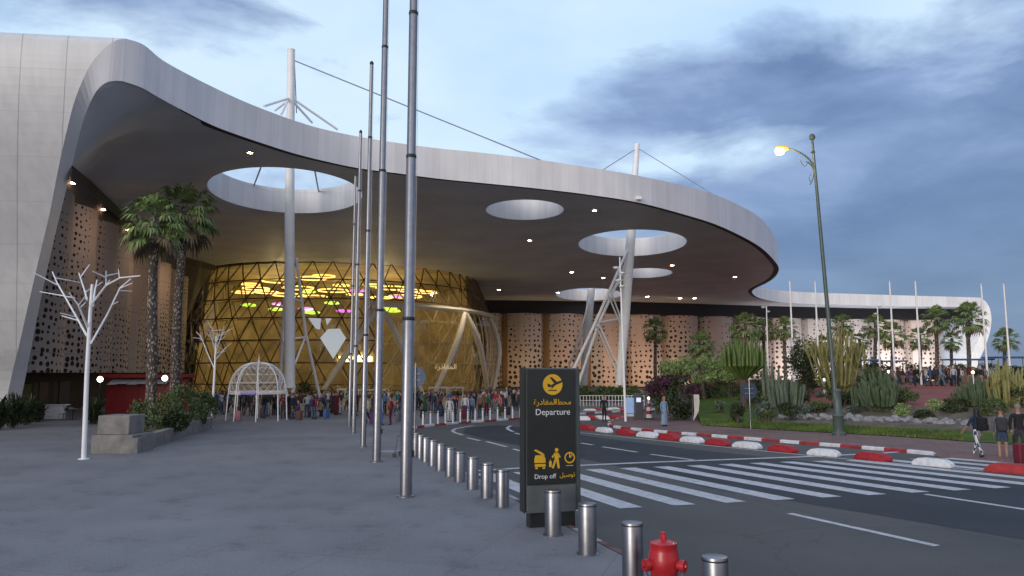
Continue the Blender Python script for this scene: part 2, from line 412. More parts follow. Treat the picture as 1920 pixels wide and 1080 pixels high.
loft('garden_lawn', RW[0], RW[1], M_grass); k0 = 6*2; k1 = 7
loft('planting_bed', RW[1][k1:], RW[2][k1:], M_soil); loft('planting_slope', RW[2][k1:], RW[3][k1:], M_soil)
loft('lawn_rise', RW[1][:k1+1], RW[2][:k1+1], M_grass); loft('lawn_rise', RW[2][:k1+1], RW[3][:k1+1], M_grass)
loft('grass_slope', RW[3][:k0+1], RW[4][:k0+1], M_grass)
loft('terrace_slope', RW[3][k0:], RW[4][k0:], M_terr, 2)
tp = [Vector(p) for p in RW[4]]
s = MB(); far = [Vector((p.x*1.9+4, p.y*1.9, p.z)) for p in tp]; n = len(tp)
s.add(tp+far, [(i, i+1, n+i+1, n+i) for i in range(n-1)]); s.build('terrace', M_terr, kind='structure', smooth=True)
# low lip along the terrace edge
lip = MB(); A = [p+Vector((0, 0, .0)) for p in tp[k0:]]
for a, b in zip(A, A[1:]):
    d = (b-a); n_ = Vector((d.y, -d.x, 0)).normalized()*.16
    lip.add([a-n_+Vector((0, 0, -.1)), b-n_+Vector((0, 0, -.1)), b+n_+Vector((0, 0, -.1)), a+n_+Vector((0, 0, -.1)), a-n_+Vector((0, 0, .1)), b-n_+Vector((0, 0, .1)), b+n_+Vector((0, 0, .1)), a+n_+Vector((0, 0, .1))],
            [(4, 5, 6, 7), (3, 2, 6, 7), (0, 1, 5, 4), (0, 3, 7, 4), (1, 2, 6, 5)])
lip.build('terrace_kerb', M_terr, kind='structure')
# grass blades along the lawn: ground cover, one object
gb = MB(); rg = random.Random(3)
for _ in range(9000):
    i = rg.randrange(len(RW[0])-14); u = rg.random(); v = rg.random()**1.2
    p = RW[0][i].lerp(RW[0][i+1], u).lerp(RW[1][i].lerp(RW[1][i+1], u), v); a = rg.random()*pi; h = rg.uniform(.05, .16)
    d = Vector((cos(a), sin(a), 0))*.03
    gb.add([p-d, p+d, p+Vector((rg.uniform(-.05, .05), rg.uniform(-.05, .05), h))], [(0, 1, 2)])
gb.build('grass', mat('grass_blades', (.1, .15, .03), .8, var=.3, sc=.6), kind='stuff')
# ================================================================ terminal building
from mathutils.geometry import delaunay_2d_cdt
ZC = 18.7
term = thing('terminal_building', 'long terminal under a curved white canopy, its left end folding down to the ground', 'building', (0, 0, 0))
def m_panel(name, col, axis_seam=None, su=1.2, seam_dark=.72, rough=.42, var=.05):
    m, t, b = nt(name); tc = N(t, 'ShaderNodeTexCoord')
    n1 = N(t, 'ShaderNodeTexNoise', i_Scale=.35, i_Detail=5.0); L(t, tc.outputs['Object'], n1.inputs['Vector'])
    c = ramp(t, n1.outputs[0], [(.3, tuple(x*(1-var) for x in col)), (.7, tuple(min(1, x*(1+var)) for x in col))])
    if axis_seam == 'uv':
        sp = N(t, 'ShaderNodeSeparateXYZ'); L(t, tc.outputs['UV'], sp.inputs[0]); s = sp.outputs[0]; v = None
    else:
        sp = N(t, 'ShaderNodeSeparateXYZ'); L(t, tc.outputs['Object'], sp.inputs[0])
        s = math_(t, 'ADD', sp.outputs[0], math_(t, 'MULTIPLY', sp.outputs[1], .56)); v = sp.outputs[2]
    fr = math_(t, 'FRACT', math_(t, 'DIVIDE', s, su))
    c = mixc(t, 1, c, ramp(t, fr, [(0, seam_dark), (.016, seam_dark), (.028, 1), (1, 1)]), 'MULTIPLY')
    cell = math_(t, 'FLOOR', math_(t, 'DIVIDE', s, su)); wn = N(t, 'ShaderNodeTexWhiteNoise', noise_dimensions='1D'); L(t, cell, wn.inputs['W'])
    c = mixc(t, 1, c, ramp(t, wn.outputs[0], [(0, .93), (1, 1.03)]), 'MULTIPLY')
    if v is not None:
        fv = math_(t, 'FRACT', math_(t, 'DIVIDE', v, 2.1)); c = mixc(t, 1, c, ramp(t, fv, [(0, .9), (.016, .9), (.03, 1), (1, 1)]), 'MULTIPLY')
    # rain streaks running down the cladding
    mp = N(t, 'ShaderNodeMapping'); mp.inputs['Scale'].default_value = (2.2, 2.2, .12); L(t, tc.outputs['Object'], mp.inputs['Vector'])
    n2 = N(t, 'ShaderNodeTexNoise', i_Scale=1.0, i_Detail=4.0); L(t, mp.outputs[0], n2.inputs['Vector'])
    c = mixc(t, .6, c, ramp(t, n2.outputs[0], [(.35, .86), (.6, 1.0)]), 'MULTIPLY')
    L(t, c, b.inputs['Base Color']); b.inputs['Roughness'].default_value = rough
    return m
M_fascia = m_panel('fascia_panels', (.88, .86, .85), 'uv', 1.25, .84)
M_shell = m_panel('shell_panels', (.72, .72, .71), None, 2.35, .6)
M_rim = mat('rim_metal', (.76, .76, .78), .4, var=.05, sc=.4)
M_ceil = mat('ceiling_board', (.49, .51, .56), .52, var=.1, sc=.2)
M_lin = m_panel('lining_panels', (.74, .75, .77), 'uv', 1.0, .88)
E = [(230, 148, 72), (265, 160, 84), (300, 180, 112), (350, 207, 140), (400, 232, 165), (450, 251, 188), (500, 268, 208), (550, 284, 226), (600, 297, 241), (670, 312, 256), (745, 322, 268), (820, 332, 278), (900, 340, 286), (1000, 350, 298), (1100, 362, 313), (1200, 378, 330), (1300, 405, 352), (1350, 422, 368), (1400, 446, 391), (1430, 465, 411), (1450, 485, 436), (1459.5, 499, 455), (1459, 509, 0), (1451, 520, 0), (1436, 530, 0), (1421, 537, 0), (1411, 543.5, 0), (1412, 550, 532), (1422, 557, 537), (1445, 563, 542), (1480, 567, 546), (1540, 569.5, 549), (1600, 571, 551), (1700, 573, 554), (1790, 574.5, 556.5), (1838, 575, 558)]
bot, hts = [], []
for x, yb, yt in E:
    p = gp(x, yb, ZC); bot.append(p)
    hts.append(dp(x, yt, p.y).z-ZC if yt else None)
known = [i for i, h in enumerate(hts) if h]
for i, h in enumerate(hts):
    if h is None:
        a = max(k for k in known if k < i); b = min(k for k in known if k > i); hts[i] = hts[a]+(hts[b]-hts[a])*(i-a)/(b-a)
def crom(P, n=5):
    P = [Vector(p) for p in P]; out = []
    for i in range(len(P)-1):
        p0, p1, p2, p3 = P[max(i-1, 0)], P[i], P[i+1], P[min(i+2, len(P)-1)]
        for k in range(n):
            s = k/n
            out.append(.5*((2*p1)+(p2-p0)*s+(2*p0-5*p1+4*p2-p3)*s*s+(3*p1-p0-3*p2+p3)*s**3))
    return out+[P[-1]]
edge4 = crom([Vector((p.x, p.y, h)) for p, h in zip(bot, hts)], 5)
edge = [Vector((p.x, p.y, ZC)) for p in edge4]; eh = [p.z for p in edge4]
etop = [Vector((p.x, p.y, ZC+h)) for p, h in zip(edge, eh)]
ebot = [p-Vector((0, 0, .12)) for p in edge]
# the left fold: inner and outer line of its rim
RIM = [((230, 148, None), (240, 72, None)), ((203, 153, 37.85), (209, 80, 37.5)), ((180, 172, 38.0), (172, 118, 37.4)), ((160, 215, 38.6), (143, 180, 37.7)), ((147, 260, 39.4), (124, 250, 38.4)), ((135, 310, 40.5), (109, 318, 39.4)), ((118, 380, 42.0), (93, 400, 40.9)), ((100, 455, 43.8), (73, 485, 42.6)), ((80, 545, 45.4), (51, 580, 44.2)), ((62, 635, 47), (34, 655, 45.8)), ((47, 712, 48.4), (20, 712, 47.4)), ((29, 797, 49.8), (3, 797, 48.9))]
inn, out = [], []
for (a, b, d), (c, e, g) in RIM:
    inn.append(ebot[0].copy() if d is None else dp(a, b, d)); out.append(etop[0].copy() if g is None else dp(c, e, g))
inn, out = crom(inn, 4), crom(out, 4)
mb = MB(); mb.strip(out, inn, 0); rim = None
shell = MB(); DX = Vector((-1, -.1, .008))
prev = out
for k in range(1, 9):
    cur = [p+DX*(k*4.0)+Vector((0, 0, 0)) for p in out]; shell.strip(cur, prev, 0); prev = cur
# roof side of the fold, running back from its crest
crest = [p for p in out[:14]]
sh = shell.build('end_shell', M_shell, term, smooth=True); sh['label'] = 'white panelled shell of the left end, folding to the ground'
rim = mb.build('rim', M_rim, sh, smooth=True)
# dark inner face behind the rim
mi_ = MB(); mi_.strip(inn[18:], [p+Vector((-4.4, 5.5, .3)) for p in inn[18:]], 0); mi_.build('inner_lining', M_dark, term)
fa = MB(); fa.strip(ebot, etop, 0); fas = fa.build('canopy_fascia', M_fascia, term, smooth=True)
def inset(P, d):
    o = []
    for i, p in enumerate(P):
        t_ = (P[min(i+1, len(P)-1)]-P[max(i-1, 0)]).normalized(); o.append(p+Vector((-t_.y, t_.x, 0))*d)
    return o
tr = MB(); tr.strip(inset([p-Vector((0, 0, .02)) for p in edge], .04), inset([p-Vector((0, 0, .02)) for p in edge], .75), 0); tr.build('soffit_dark_strip', mat('strip_black', (.012, .012, .012), .7), term)  # flat black strip paints the shaded gap below the fascia
# ceiling and roof with round openings
holes_px = [((538, 398, 680), (312, 400)), ((984, 910, 1058), (374, 412)), ((1185, 1084, 1286), (430, 480)), ((1208, 1156, 1260), (502.5, 521)), ((1104, 1044, 1166), (540, 563.5))]
holes = []
for (xc, xl, xr), (yt, yb) in holes_px:
    a, b = gp(xc, yt, ZC), gp(xc, yb, ZC); c = (a+b)/2; c2 = gp(xc, 540+0, ZC)
    ry = (b.y-a.y)/2; rx = (xr-xl)/2/F*c.y*1.0
    holes.append((c, rx, ry, (b-a).normalized()))
def hole_loop(h, n=56, z=ZC, grow=0):
    c, rx, ry, ax = h; sx = Vector((ax.y, -ax.x, 0))
    return [Vector((c.x, c.y, z))+sx*(cos(2*pi*k/n)*(rx+grow))+ax*(sin(2*pi*k/n)*(ry+grow)) for k in range(n)]
wall_plan = [at(700, 156, 0), at(925, 158, 0), at(1200, 162, 0), at(1450, 172, 0), at(1640, 178, 0), at(1836, 180, 0)]
leftB = [dp(167, 336, 53), dp(222, 389, 66.6), gp(264, 433, ZC), gp(342, 480, ZC), gp(403, 497, ZC)]
fold = inn[1:21]
bound = edge+[Vector((p.x, p.y+1, ZC)) for p in reversed(wall_plan)]+[Vector((-58, 160, ZC)), Vector((-61, 106, ZC)), Vector((-47, 105.5, ZC))]+list(reversed(leftB))+list(reversed(fold))
def pip(p, poly):
    r = False; j = len(poly)-1
    for i in range(len(poly)):
        a, b = poly[i], poly[j]
        if (a.y > p.y) != (b.y > p.y) and p.x < (b.x-a.x)*(p.y-a.y)/(b.y-a.y)+a.x: r = not r
        j = i
    return r
def plate(bound, loops, zoff):
    V, Ed = [], []
    def loop(Lp):
        b = len(V); V.extend(Lp); Ed.extend([(b+i, b+(i+1) % len(Lp)) for i in range(len(Lp))])
    loop(bound)
    for l in loops: loop(l)
    bz = [v for v in bound if v.x < 0]
    x = -46.0
    while x < -8:
        y = 38.0
        while y < 112:
            q = Vector((x+.7*((int(y/2) % 2)-.5), y))
            if pip(q, bound) and not any(pip(q, l) for l in loops) and min((Vector((v.x, v.y))-q).length for v in V) > 1.0:
                ws = [(1/((Vector((v.x, v.y))-q).length**3+.05), v.z) for v in bz]; V.append(Vector((q.x, q.y, sum(a*b for a, b in ws)/sum(a for a, _ in ws))))
            y += 2
        x += 2
    vo, eo, fo, ov, oe, of = delaunay_2d_cdt([Vector((v.x, v.y)) for v in V], Ed, [], 0, 1e-5)
    vs = []
    for v, o in zip(vo, ov): vs.append(Vector((v.x, v.y, V[o[0]].z if o else ZC))+Vector((0, 0, zoff)))
    s = MB(); fs = []
    for f in fo:
        c = sum((vo[i] for i in f), Vector((0, 0)))/len(f)
        if pip(c, bound) and not any(pip(c, l) for l in loops): fs.append(tuple(reversed(f)))
    s.add(vs, fs); return s
loops = [hole_loop(h) for h in holes]
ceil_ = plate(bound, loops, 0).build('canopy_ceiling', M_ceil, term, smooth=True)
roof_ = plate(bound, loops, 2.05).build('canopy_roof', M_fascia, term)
for h in holes:
    s = MB(); s.strip(hole_loop(h, 64, ZC-.02, .02), hole_loop(h, 64, ZC+2.35, .02), 0, closed=True)
    # raised lip around the top of the opening
    s.strip(hole_loop(h, 64, ZC+2.35, .02), hole_loop(h, 64, ZC+2.35, .45), 0, closed=True)
    s.build('skylight_lining', M_lin, ceil_, smooth=True)
# downlights
M_dl = lamp_mat('downlight_glow', (1, .62, .36), 22)
M_dlr = mat('downlight_ring', (.05, .05, .05), .4, .6)
protoD = None
DL = [(255, 202), (469, 285), (487, 450), (563, 415), (803, 445), (717, 415), (993, 450), (1115, 394), (1072, 510), (1260, 497), (1378, 519), (935, 543), (1131, 520), (190, 344), (310, 463), (1275, 559), (1046, 548), (1214, 556), (1302, 559), (620, 470), (880, 500), (1180, 545), (368, 492), (700, 480)]
for x, y in DL:
    p = gp(x, y, ZC)
    if x == 190: p = dp(x, y, 58)
    sc_ = max(.2, p.y*.0026)
    s = MB(); s.lathe([(sc_*1.25, 0), (sc_*1.25, -.05), (sc_*.9, -.06)], (0, 0, 0), 14, 1, False); s.lathe([(sc_*.9, -.052), (sc_*.05, -.052)], (0, 0, 0), 14, 0)
    s.build('downlight', [M_dl, M_dlr], ceil_, loc=None).location = p+Vector((0, 0, -.012))
# ---------------------------------------------------------------- perforated cladding
def m_clad(name, cols, hs, rmin, rmax, per, lo_=.2):
    m, t, b = nt(name); tc = N(t, 'ShaderNodeTexCoord'); sp = N(t, 'ShaderNodeSeparateXYZ'); L(t, tc.outputs['UV'], sp.inputs[0])
    u, v = sp.outputs[0], sp.outputs[1]
    vo = N(t, 'ShaderNodeTexVoronoi', voronoi_dimensions='2D', i_Scale=hs, i_Randomness=.5); L(t, tc.outputs['UV'], vo.inputs['Vector'])
    sc_ = N(t, 'ShaderNodeSeparateColor'); L(t, vo.outputs['Color'], sc_.inputs[0])
    # cell position decides where the perforation thins out
    mp = N(t, 'ShaderNodeMapping'); mp.inputs['Scale'].default_value = (.30, .075, 1); L(t, vo.outputs['Position'], mp.inputs['Vector'])
    dn_ = N(t, 'ShaderNodeTexNoise', noise_dimensions='2D', i_Scale=1.0, i_Detail=1.5); L(t, mp.outputs[0], dn_.inputs['Vector'])
    sp2 = N(t, 'ShaderNodeSeparateXYZ'); L(t, vo.outputs['Position'], sp2.inputs[0])
    col_ = math_(t, 'SINE', math_(t, 'MULTIPLY', sp2.outputs[0], 2*pi/per))
    grad = math_(t, 'MULTIPLY', sp2.outputs[1], -.030)
    dens_ = math_(t, 'ADD', math_(t, 'ADD', math_(t, 'MULTIPLY', dn_.outputs[0], 1.15), math_(t, 'MULTIPLY', col_, .22)), grad)
    dens_ = ramp(t, dens_, [(lo_, .0), (lo_+.06, .55), (.62, 1)])
    r_ = math_(t, 'ADD', math_(t, 'MULTIPLY', sc_.outputs[0], rmax-rmin), rmin)
    r_ = math_(t, 'MULTIPLY', r_, dens_)
    r_ = math_(t, 'MULTIPLY', r_, math_(t, 'ADD', 1.15, math_(t, 'MULTIPLY', sp2.outputs[1], -.028)))
    hole = math_(t, 'LESS_THAN', vo.outputs['Distance'], r_)
    cell = math_(t, 'FLOOR', math_(t, 'DIVIDE', u, per/2)); wn = N(t, 'ShaderNodeTexWhiteNoise', noise_dimensions='1D'); L(t, cell, wn.inputs['W'])
    base = ramp(t, wn.outputs[0], [(0, cols[0]), (.35, cols[1]), (.7, cols[2]), (1, cols[0])], 'CONSTANT')
    jl = math_(t, 'FRACT', math_(t, 'DIVIDE', u, per/4)); jv = math_(t, 'FRACT', math_(t, 'DIVIDE', v, 4.6))
    base = mixc(t, 1, base, ramp(t, jl, [(0, .72), (.012, .72), (.02, 1)]), 'MULTIPLY')
    base = mixc(t, 1, base, ramp(t, jv, [(0, .72), (.012, .72), (.02, 1)]), 'MULTIPLY')
    c = mixc(t, hole, base, (.035, .027, .022))
    L(t, c, b.inputs['Base Color']); b.inputs['Roughness'].default_value = .55
    L(t, math_(t, 'SUBTRACT', .5, math_(t, 'MULTIPLY', hole, .5)), b.inputs['Specular IOR Level'])
    return m
M_cladF = m_clad('perforated_cladding', [(.43, .34, .295), (.38, .335, .31), (.46, .35, .30)], .92, .25, .36, 9.0, -.1)
M_cladL = m_clad('perforated_panels', [(.37, .29, .245), (.31, .26, .23), (.34, .28, .245)], 1.9, .2, .4, 6.0, .15)
M_strip = lamp_mat('amber_tube', (1, .42, .07), 1.0)
def clad_wall(name, plan, pw, bulge, rec, z0, z1, m, lab, strips, mstrip, mrec=None):
    pts = arc_pts(plan, pw); s = MB(); tubes = []
    A = []; rec_i = set()
    for i, (a, b) in enumerate(zip(pts, pts[1:])):
        d = (b-a); t_ = d.normalized(); n_ = Vector((t_.y, -t_.x, 0))      # towards the forecourt
        w_ = d.length; g = w_*.10
        if i in strips: rec_i.update((len(A)-1, len(A)))
        A.append(a+n_*(-rec))
        for k in range(7):
            q = k/6; A.append(a+t_*(g+(w_-2*g)*q)+n_*(bulge*sin(pi*q)))
        A.append(b-n_*rec)
        tubes.append((a-n_*(rec-.3)+t_*.5, i))
    # panel ends step a little in height, as separate curved leaves do
    s.strip([Vector((p.x, p.y, z0)) for p in A], [Vector((p.x, p.y, z1)) for p in A], 0)
    if mrec:
        for i in rec_i:
            if 0 <= i < len(s.m): s.m[i] = 1
    w_ob = s.build(name, [m, mrec] if mrec else m, term, smooth=True); w_ob['label'] = lab
    for p, i in tubes:
        if i in strips:
            k = MB(); k.path([(p.x, p.y, z0+.4), (p.x, p.y, z1-.3)], .11, 6); k.build('light_tube', mstrip, w_ob)
    return w_ob, pts
FW, fpts = clad_wall('perforated_wall', wall_plan, 9.0, 1.3, 2.2, .35, 15.9, M_cladF, 'long wavy pinkish wall pierced with clustered round holes', set(range(0, 6)), lamp_mat('amber_tube_far', (1, .42, .07), 5), mat('recess_glow_tint', (.34, .24, .13), .6))  # amber glow of the tubes is also put into the recess colour
lw = [Vector((-33-.254*(Y-55), Y, 0)) for Y in (49.5, 58, 70, 85, 104)]
LW, lpts = clad_wall('perforated_wall', lw, 6.1, .75, .5, 3.25, 16.1, M_cladL, 'dark perforated side wall behind the two tall palms', {6, 7, 8}, lamp_mat('amber_tube_side', (1, .36, .05), 4))
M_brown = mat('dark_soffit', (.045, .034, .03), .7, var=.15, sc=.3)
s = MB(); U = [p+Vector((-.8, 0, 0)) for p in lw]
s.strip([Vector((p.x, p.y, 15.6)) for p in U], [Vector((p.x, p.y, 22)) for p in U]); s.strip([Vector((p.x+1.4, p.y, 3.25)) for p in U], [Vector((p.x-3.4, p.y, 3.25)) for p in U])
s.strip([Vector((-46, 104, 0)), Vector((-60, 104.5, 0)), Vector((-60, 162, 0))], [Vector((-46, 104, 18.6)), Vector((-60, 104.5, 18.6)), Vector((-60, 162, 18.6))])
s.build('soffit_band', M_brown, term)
s = MB(); Q = [Vector((p.x, p.y, 0)) for p in leftB[:]]; Q = [inn[20]]+leftB
s.strip(Q, [p-Vector((0, 0, .9)) for p in Q]); s.build('soffit_dark_strip', mat('strip_black', (.012, .012, .012), .7), term)
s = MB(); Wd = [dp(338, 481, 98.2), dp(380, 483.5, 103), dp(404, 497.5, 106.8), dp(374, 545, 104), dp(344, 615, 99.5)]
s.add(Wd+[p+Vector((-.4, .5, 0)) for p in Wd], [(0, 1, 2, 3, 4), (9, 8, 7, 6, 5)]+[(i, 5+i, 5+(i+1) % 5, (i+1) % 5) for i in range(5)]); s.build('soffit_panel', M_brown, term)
# wall lamps on the dark band over the side wall
for x, y in ((137, 343), (194, 393), (239, 431), (275, 463), (342, 494), (368, 514), (362, 533)):
    r_ = ray(x, y); 
    if x < 300:
        k = (-33.6+.254*55-0)/(r_.x/r_.y+.254); p = dp(x, y, k)
    else: p = dp(x, y, 103.5)
    s = MB(); s.lathe([(.17, -.05), (.17, .03), (.1, .06), (.02, .06)], p, 12); s.build('wall_lamp', M_dl, term)
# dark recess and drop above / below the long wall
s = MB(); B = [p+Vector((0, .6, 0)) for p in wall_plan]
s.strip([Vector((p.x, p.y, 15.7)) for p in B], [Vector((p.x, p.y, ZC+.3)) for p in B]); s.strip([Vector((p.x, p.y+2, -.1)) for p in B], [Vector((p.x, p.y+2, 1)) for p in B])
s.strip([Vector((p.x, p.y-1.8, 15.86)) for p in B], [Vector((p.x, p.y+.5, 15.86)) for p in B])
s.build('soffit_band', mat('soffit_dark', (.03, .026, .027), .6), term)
# right end shell (curled profile seen almost end on)
PO = [(1836, 557.5), (1848, 565), (1856, 579), (1859, 598), (1857, 618), (1851, 640), (1843, 660), (1835, 678), (1828, 702)]
PI = [(1822, 575.5), (1834, 583), (1841, 592), (1843, 603), (1840, 622), (1832, 642), (1824, 660), (1817, 678), (1811, 702)]
o_ = crom([dp(x, y, 178) for x, y in PO], 3); i_ = crom([dp(x, y, 178.6) for x, y in PI], 3)
s = MB(); s.strip(i_, o_); s.strip(o_, [p+Vector((18, 60, 0)) for p in o_]); s.strip([p+Vector((-6, 20, 0)) for p in i_], i_)
es_ = s.build('end_shell', M_fascia, term, smooth=True); es_['label'] = 'white curled shell closing the far right end'
# shopfront under the side wall
s = MB(); SF = [p+Vector((-3, 0, 0)) for p in lw]
s.strip([Vector((p.x, p.y, 0)) for p in SF], [Vector((p.x, p.y, 3.25)) for p in SF]); s.build('shopfront_wall', M_dark, term)
for Y, w_, h0, h1, c in ((52, 2.6, .2, 2.3, (.16, .15, .13)), (55.2, 2.2, .2, 2.4, (.12, .1, .03)), (58.5, 2.4, .1, 2.5, (.10, .05, .035)), (63, 3, .1, 2.5, (.05, .05, .05))):
    x = -33-.254*(Y-55)-2.9; s = MB(); s.box((x, Y, (h0+h1)/2), (.12, w_, h1-h0)); s.box((x+.08, Y, (h0+h1)/2), (.05, .08, h1-h0), mi=1); s.build('shop_panel', [mat('shop_%d' % Y, c, .5), M_black], term)
# ================================================================ glass dome under the canopy
DC = at(637, 124.5, 0); DC.z = 0
PRO = [(-.1, 24.6), (2, 25.2), (4.6, 25.6), (8, 25.8), (10.6, 25.4), (13.3, 24.6), (16, 23.6), (18.7, 22.4), (20, 21.8)]
def DR(z):
    for (a, ra), (b, rb) in zip(PRO, PRO[1:]):
        if z <= b: return ra+(rb-ra)*max(0, (z-a)/(b-a))
    return PRO[-1][1]
PH0 = atan2(-DC.y, -DC.x)
def dpt(th, z, dr=0):
    r = DR(z)+dr; return Vector((DC.x+r*cos(PH0+th), DC.y+r*sin(PH0+th), z))
def dpx(px, py, dr=0):
    Y = DC.y-24
    for _ in range(25):
        p = dp(px, py, Y); r = DR(p.z)+dr; dx = p.x-DC.x; Y = DC.y-sqrt(max(r*r-dx*dx, .01))
    return dp(px, py, Y)
dome = thing('glass_dome', 'round golden lit glass hall with dark triangle lattice under the white canopy', 'glass hall', (0, 0, 0))
def m_glass():
    m, t, b = nt('warm_glass'); out_ = t.nodes['Material Output']; t.nodes.remove(b)
    tr_ = N(t, 'ShaderNodeBsdfTransparent'); tr_.inputs[0].default_value = (.93, .89, .76, 1)
    gl = N(t, 'ShaderNodeBsdfGlossy'); gl.inputs['Roughness'].default_value = .08; gl.inputs[0].default_value = (.9, .9, .9, 1)
    lw_ = N(t, 'ShaderNodeLayerWeight'); lw_.inputs[0].default_value = .25
    mx = N(t, 'ShaderNodeMixShader'); L(t, math_(t, 'ADD', math_(t, 'MULTIPLY', lw_.outputs[0], .35), .06), mx.inputs[0]); L(t, tr_.outputs[0], mx.inputs[1]); L(t, gl.outputs[0], mx.inputs[2]); L(t, mx.outputs[0], out_.inputs[0])
    return m
M_glass = m_glass()
M_lat = mat('lattice_bronze', (.12, .085, .045), .5, .3)
M_latL = mat('lattice_pale', (.62, .53, .36), .55)
M_strut = mat('strut_cream', (.82, .76, .64), .5, var=.06)
ZL = [0, 1.7, 4.6, 7.6, 10.6, 13.3, 16, 18.68]; NK = 52
def cut(th, z): return radians(11) < th < radians(112) and z < 12.9
s = MB(); 
for i in range(len(ZL)-1):
    A = [dpt(2*pi*k/104, ZL[i], -.12) for k in range(105)]; B = [dpt(2*pi*k/104, ZL[i+1], -.12) for k in range(105)]
    s.strip(A, B)
s.build('glass_skin', M_glass, dome, smooth=True)
lt, lt2 = MB(), MB()
for i, z in enumerate(ZL):
    for k in range(NK):
        th = 2*pi*(k+.5*(i % 2))/NK; th = (th+pi) % (2*pi)-pi; th2 = th+2*pi/NK
        if abs(th) > radians(98): continue
        tgt = lt2 if cut(th+pi/NK, z) else lt; r = .035 if tgt is lt2 else .08
        if not (tgt is lt2 and i % 2): tgt.path([dpt(th, z), dpt(th2, z)], r, 4, cap=False)
        if i < len(ZL)-1:
            for dth in (pi/NK, -pi/NK):
                zm = (z+ZL[i+1])/2
                if cut(th+dth/2, zm): 
                    continue
                lt.path([dpt(th, z), dpt(th+dth, ZL[i+1])], .088, 4, cap=False)
for k in range(26):
    th = radians(12+k*4); lt2.path([dpt(th, z) for z in (0, 4.6, 8, 10.6, 12.7)], .035, 4, cap=False)
lt.build('lattice', M_lat, dome); lt2.build('glazing_bars', M_latL, dome)
# inner second layer of trusses seen through the glass
s = MB()
for i in range(0, 6):
    for k in range(36):
        th = radians(-90+k*5.2); z0, z1 = ZL[i], ZL[i+1]
        if k % 2 == 0: s.path([dpt(th, z0, -2.6), dpt(th+radians(5.2), z1, -2.6)], .11, 4, cap=False); s.path([dpt(th+radians(10.4), z0, -2.6), dpt(th+radians(5.2), z1, -2.6)], .11, 4, cap=False)
    s.path([dpt(radians(-90+k*5.2), ZL[i], -2.6) for k in range(37)], .07, 4)
for a, b in (((800, 690), (862, 588)), ((828, 700), (876, 600)), ((700, 695), (760, 585)), ((720, 700), (790, 590)), ((872, 700), (905, 640)), ((885, 705), (915, 640))):
    s.path([dpx(*a, dr=-3.2), dpx(*b, dr=-2.2)], .16, 6)
s.build('inner_truss', M_latL, dome)
s = MB(); s.path([dpt(radians(7+k*4), 12.55-.0*k, .15) for k in range(26)], .34, 8); s.build('ring_beam', M_strut, dome, smooth=True)
for P in ([(712, 573), (655, 655), (603, 738)], [(712, 573), (745, 632), (800, 756)], [(872, 587), (856, 645), (812, 742)], [(874, 587), (900, 650), (917, 752)], [(921, 598), (934, 640), (935, 675), (920, 752)], [(712, 573), (690, 600), (672, 640)]):
    pts = crom([dpx(x, y, .25) for x, y in P], 5)
    s = MB(); s.path(pts, [.26+.2*sin(pi*min(1, (i+1)/len(pts))) for i in range(len(pts))], 10); s.build('strut', M_strut, dome, smooth=True)
s = MB(); s.path([dpt(radians(-125+k*5), .15, .2) for k in range(51)], .3, 6); s.build('base_ring', M_lat, dome)
# pale panes: emission in their material stands in for light on and through them
M_pane = mat('opal_pane', (.6, .63, .66), .2, var=.02, emit=(.74, .82, .9), es=.42)
s = MB(); T = [(600, 634), (615, 617), (637, 616), (649, 634), (625, 673)]; q = [dpx(x, y, .2) for x, y in T]
s.add(q, [(0, 1, 2, 3), (0, 3, 4)]); T2 = [(578, 596), (602, 597), (600, 618), (592, 616)]; s.add([dpx(x, y, .2) for x, y in T2], [(0, 1, 2, 3)]); T3 = [(610, 597), (622, 597), (613, 610)]; s.add([dpx(x, y, .2) for x, y in T3], [(0, 1, 2)])
s.build('glowing_panes', M_pane, dome)
# interior: floor slab, back wall, mezzanine, ceiling
M_gold = mat('gold_interior', (.4, .325, .185), .6, var=.3, sc=.25)
M_gold2 = mat('gold_fins', (.2, .13, .045), .6, var=.3, sc=.5)
s = MB(); s.strip([dpt(radians(66+k*4), 0, -1.3) for k in range(58)], [dpt(radians(66+k*4), 18.6, -1.3) for k in range(58)]); 
for k in range(0, 58):
    th = radians(68+k*3.85)
    for i in range(6):
        if (i+k) % 2: s.path([dpt(th, 1+i*2.9, -1.6), dpt(th+radians(3.85), 3.9+i*2.9, -1.6)], .1, 4, mi=1, cap=False)
        else: s.path([dpt(th, 3.9+i*2.9, -1.6), dpt(th+radians(3.85), 1+i*2.9, -1.6)], .1, 4, mi=1, cap=False)
for z in (4.6, 7.9, 12.3): s.path([dpt(radians(66+k*4), z, -1.9) for k in range(58)], .35, 4, mi=1)
s.build('back_wall', [M_gold, M_gold2], dome)
s = MB(); s.add([Vector((DC.x, DC.y, 18.45))]+[dpt(2*pi*k/60, 18.45, -.6) for k in range(60)], [(0, 1+(k+1) % 60, 1+k) for k in range(60)]); s.build('hall_ceiling', M_gold, dome)
M_cream = mat('cream_fascia', (.62, .5, .3), .5, var=.06)
M_lobby = lamp_mat('lobby_lights', (1, .86, .42), 5)
s = MB(); 
s.strip([dpt(radians(-8+k*2), 4.7, -6) for k in range(24)], [dpt(radians(-8+k*2), 7.3, -6) for k in range(24)]); s.strip([dpt(radians(-8+k*2), 4.7, -6) for k in range(24)], [dpt(radians(-8+k*2), 4.7, -13) for k in range(24)])
mz = s.build('mezzanine', M_cream, dome)
for th, z, w_ in ((1.5, 5.2, 1.6), (5, 5.2, 2.4), (10, 5.2, 1.8), (8, 5.3, 1.2)):
    s = MB(); p = dpt(radians(th), z, -5.7); s.rbox(p, (w_, .25, .7), .05); s.build('light_panel', M_lobby, mz)
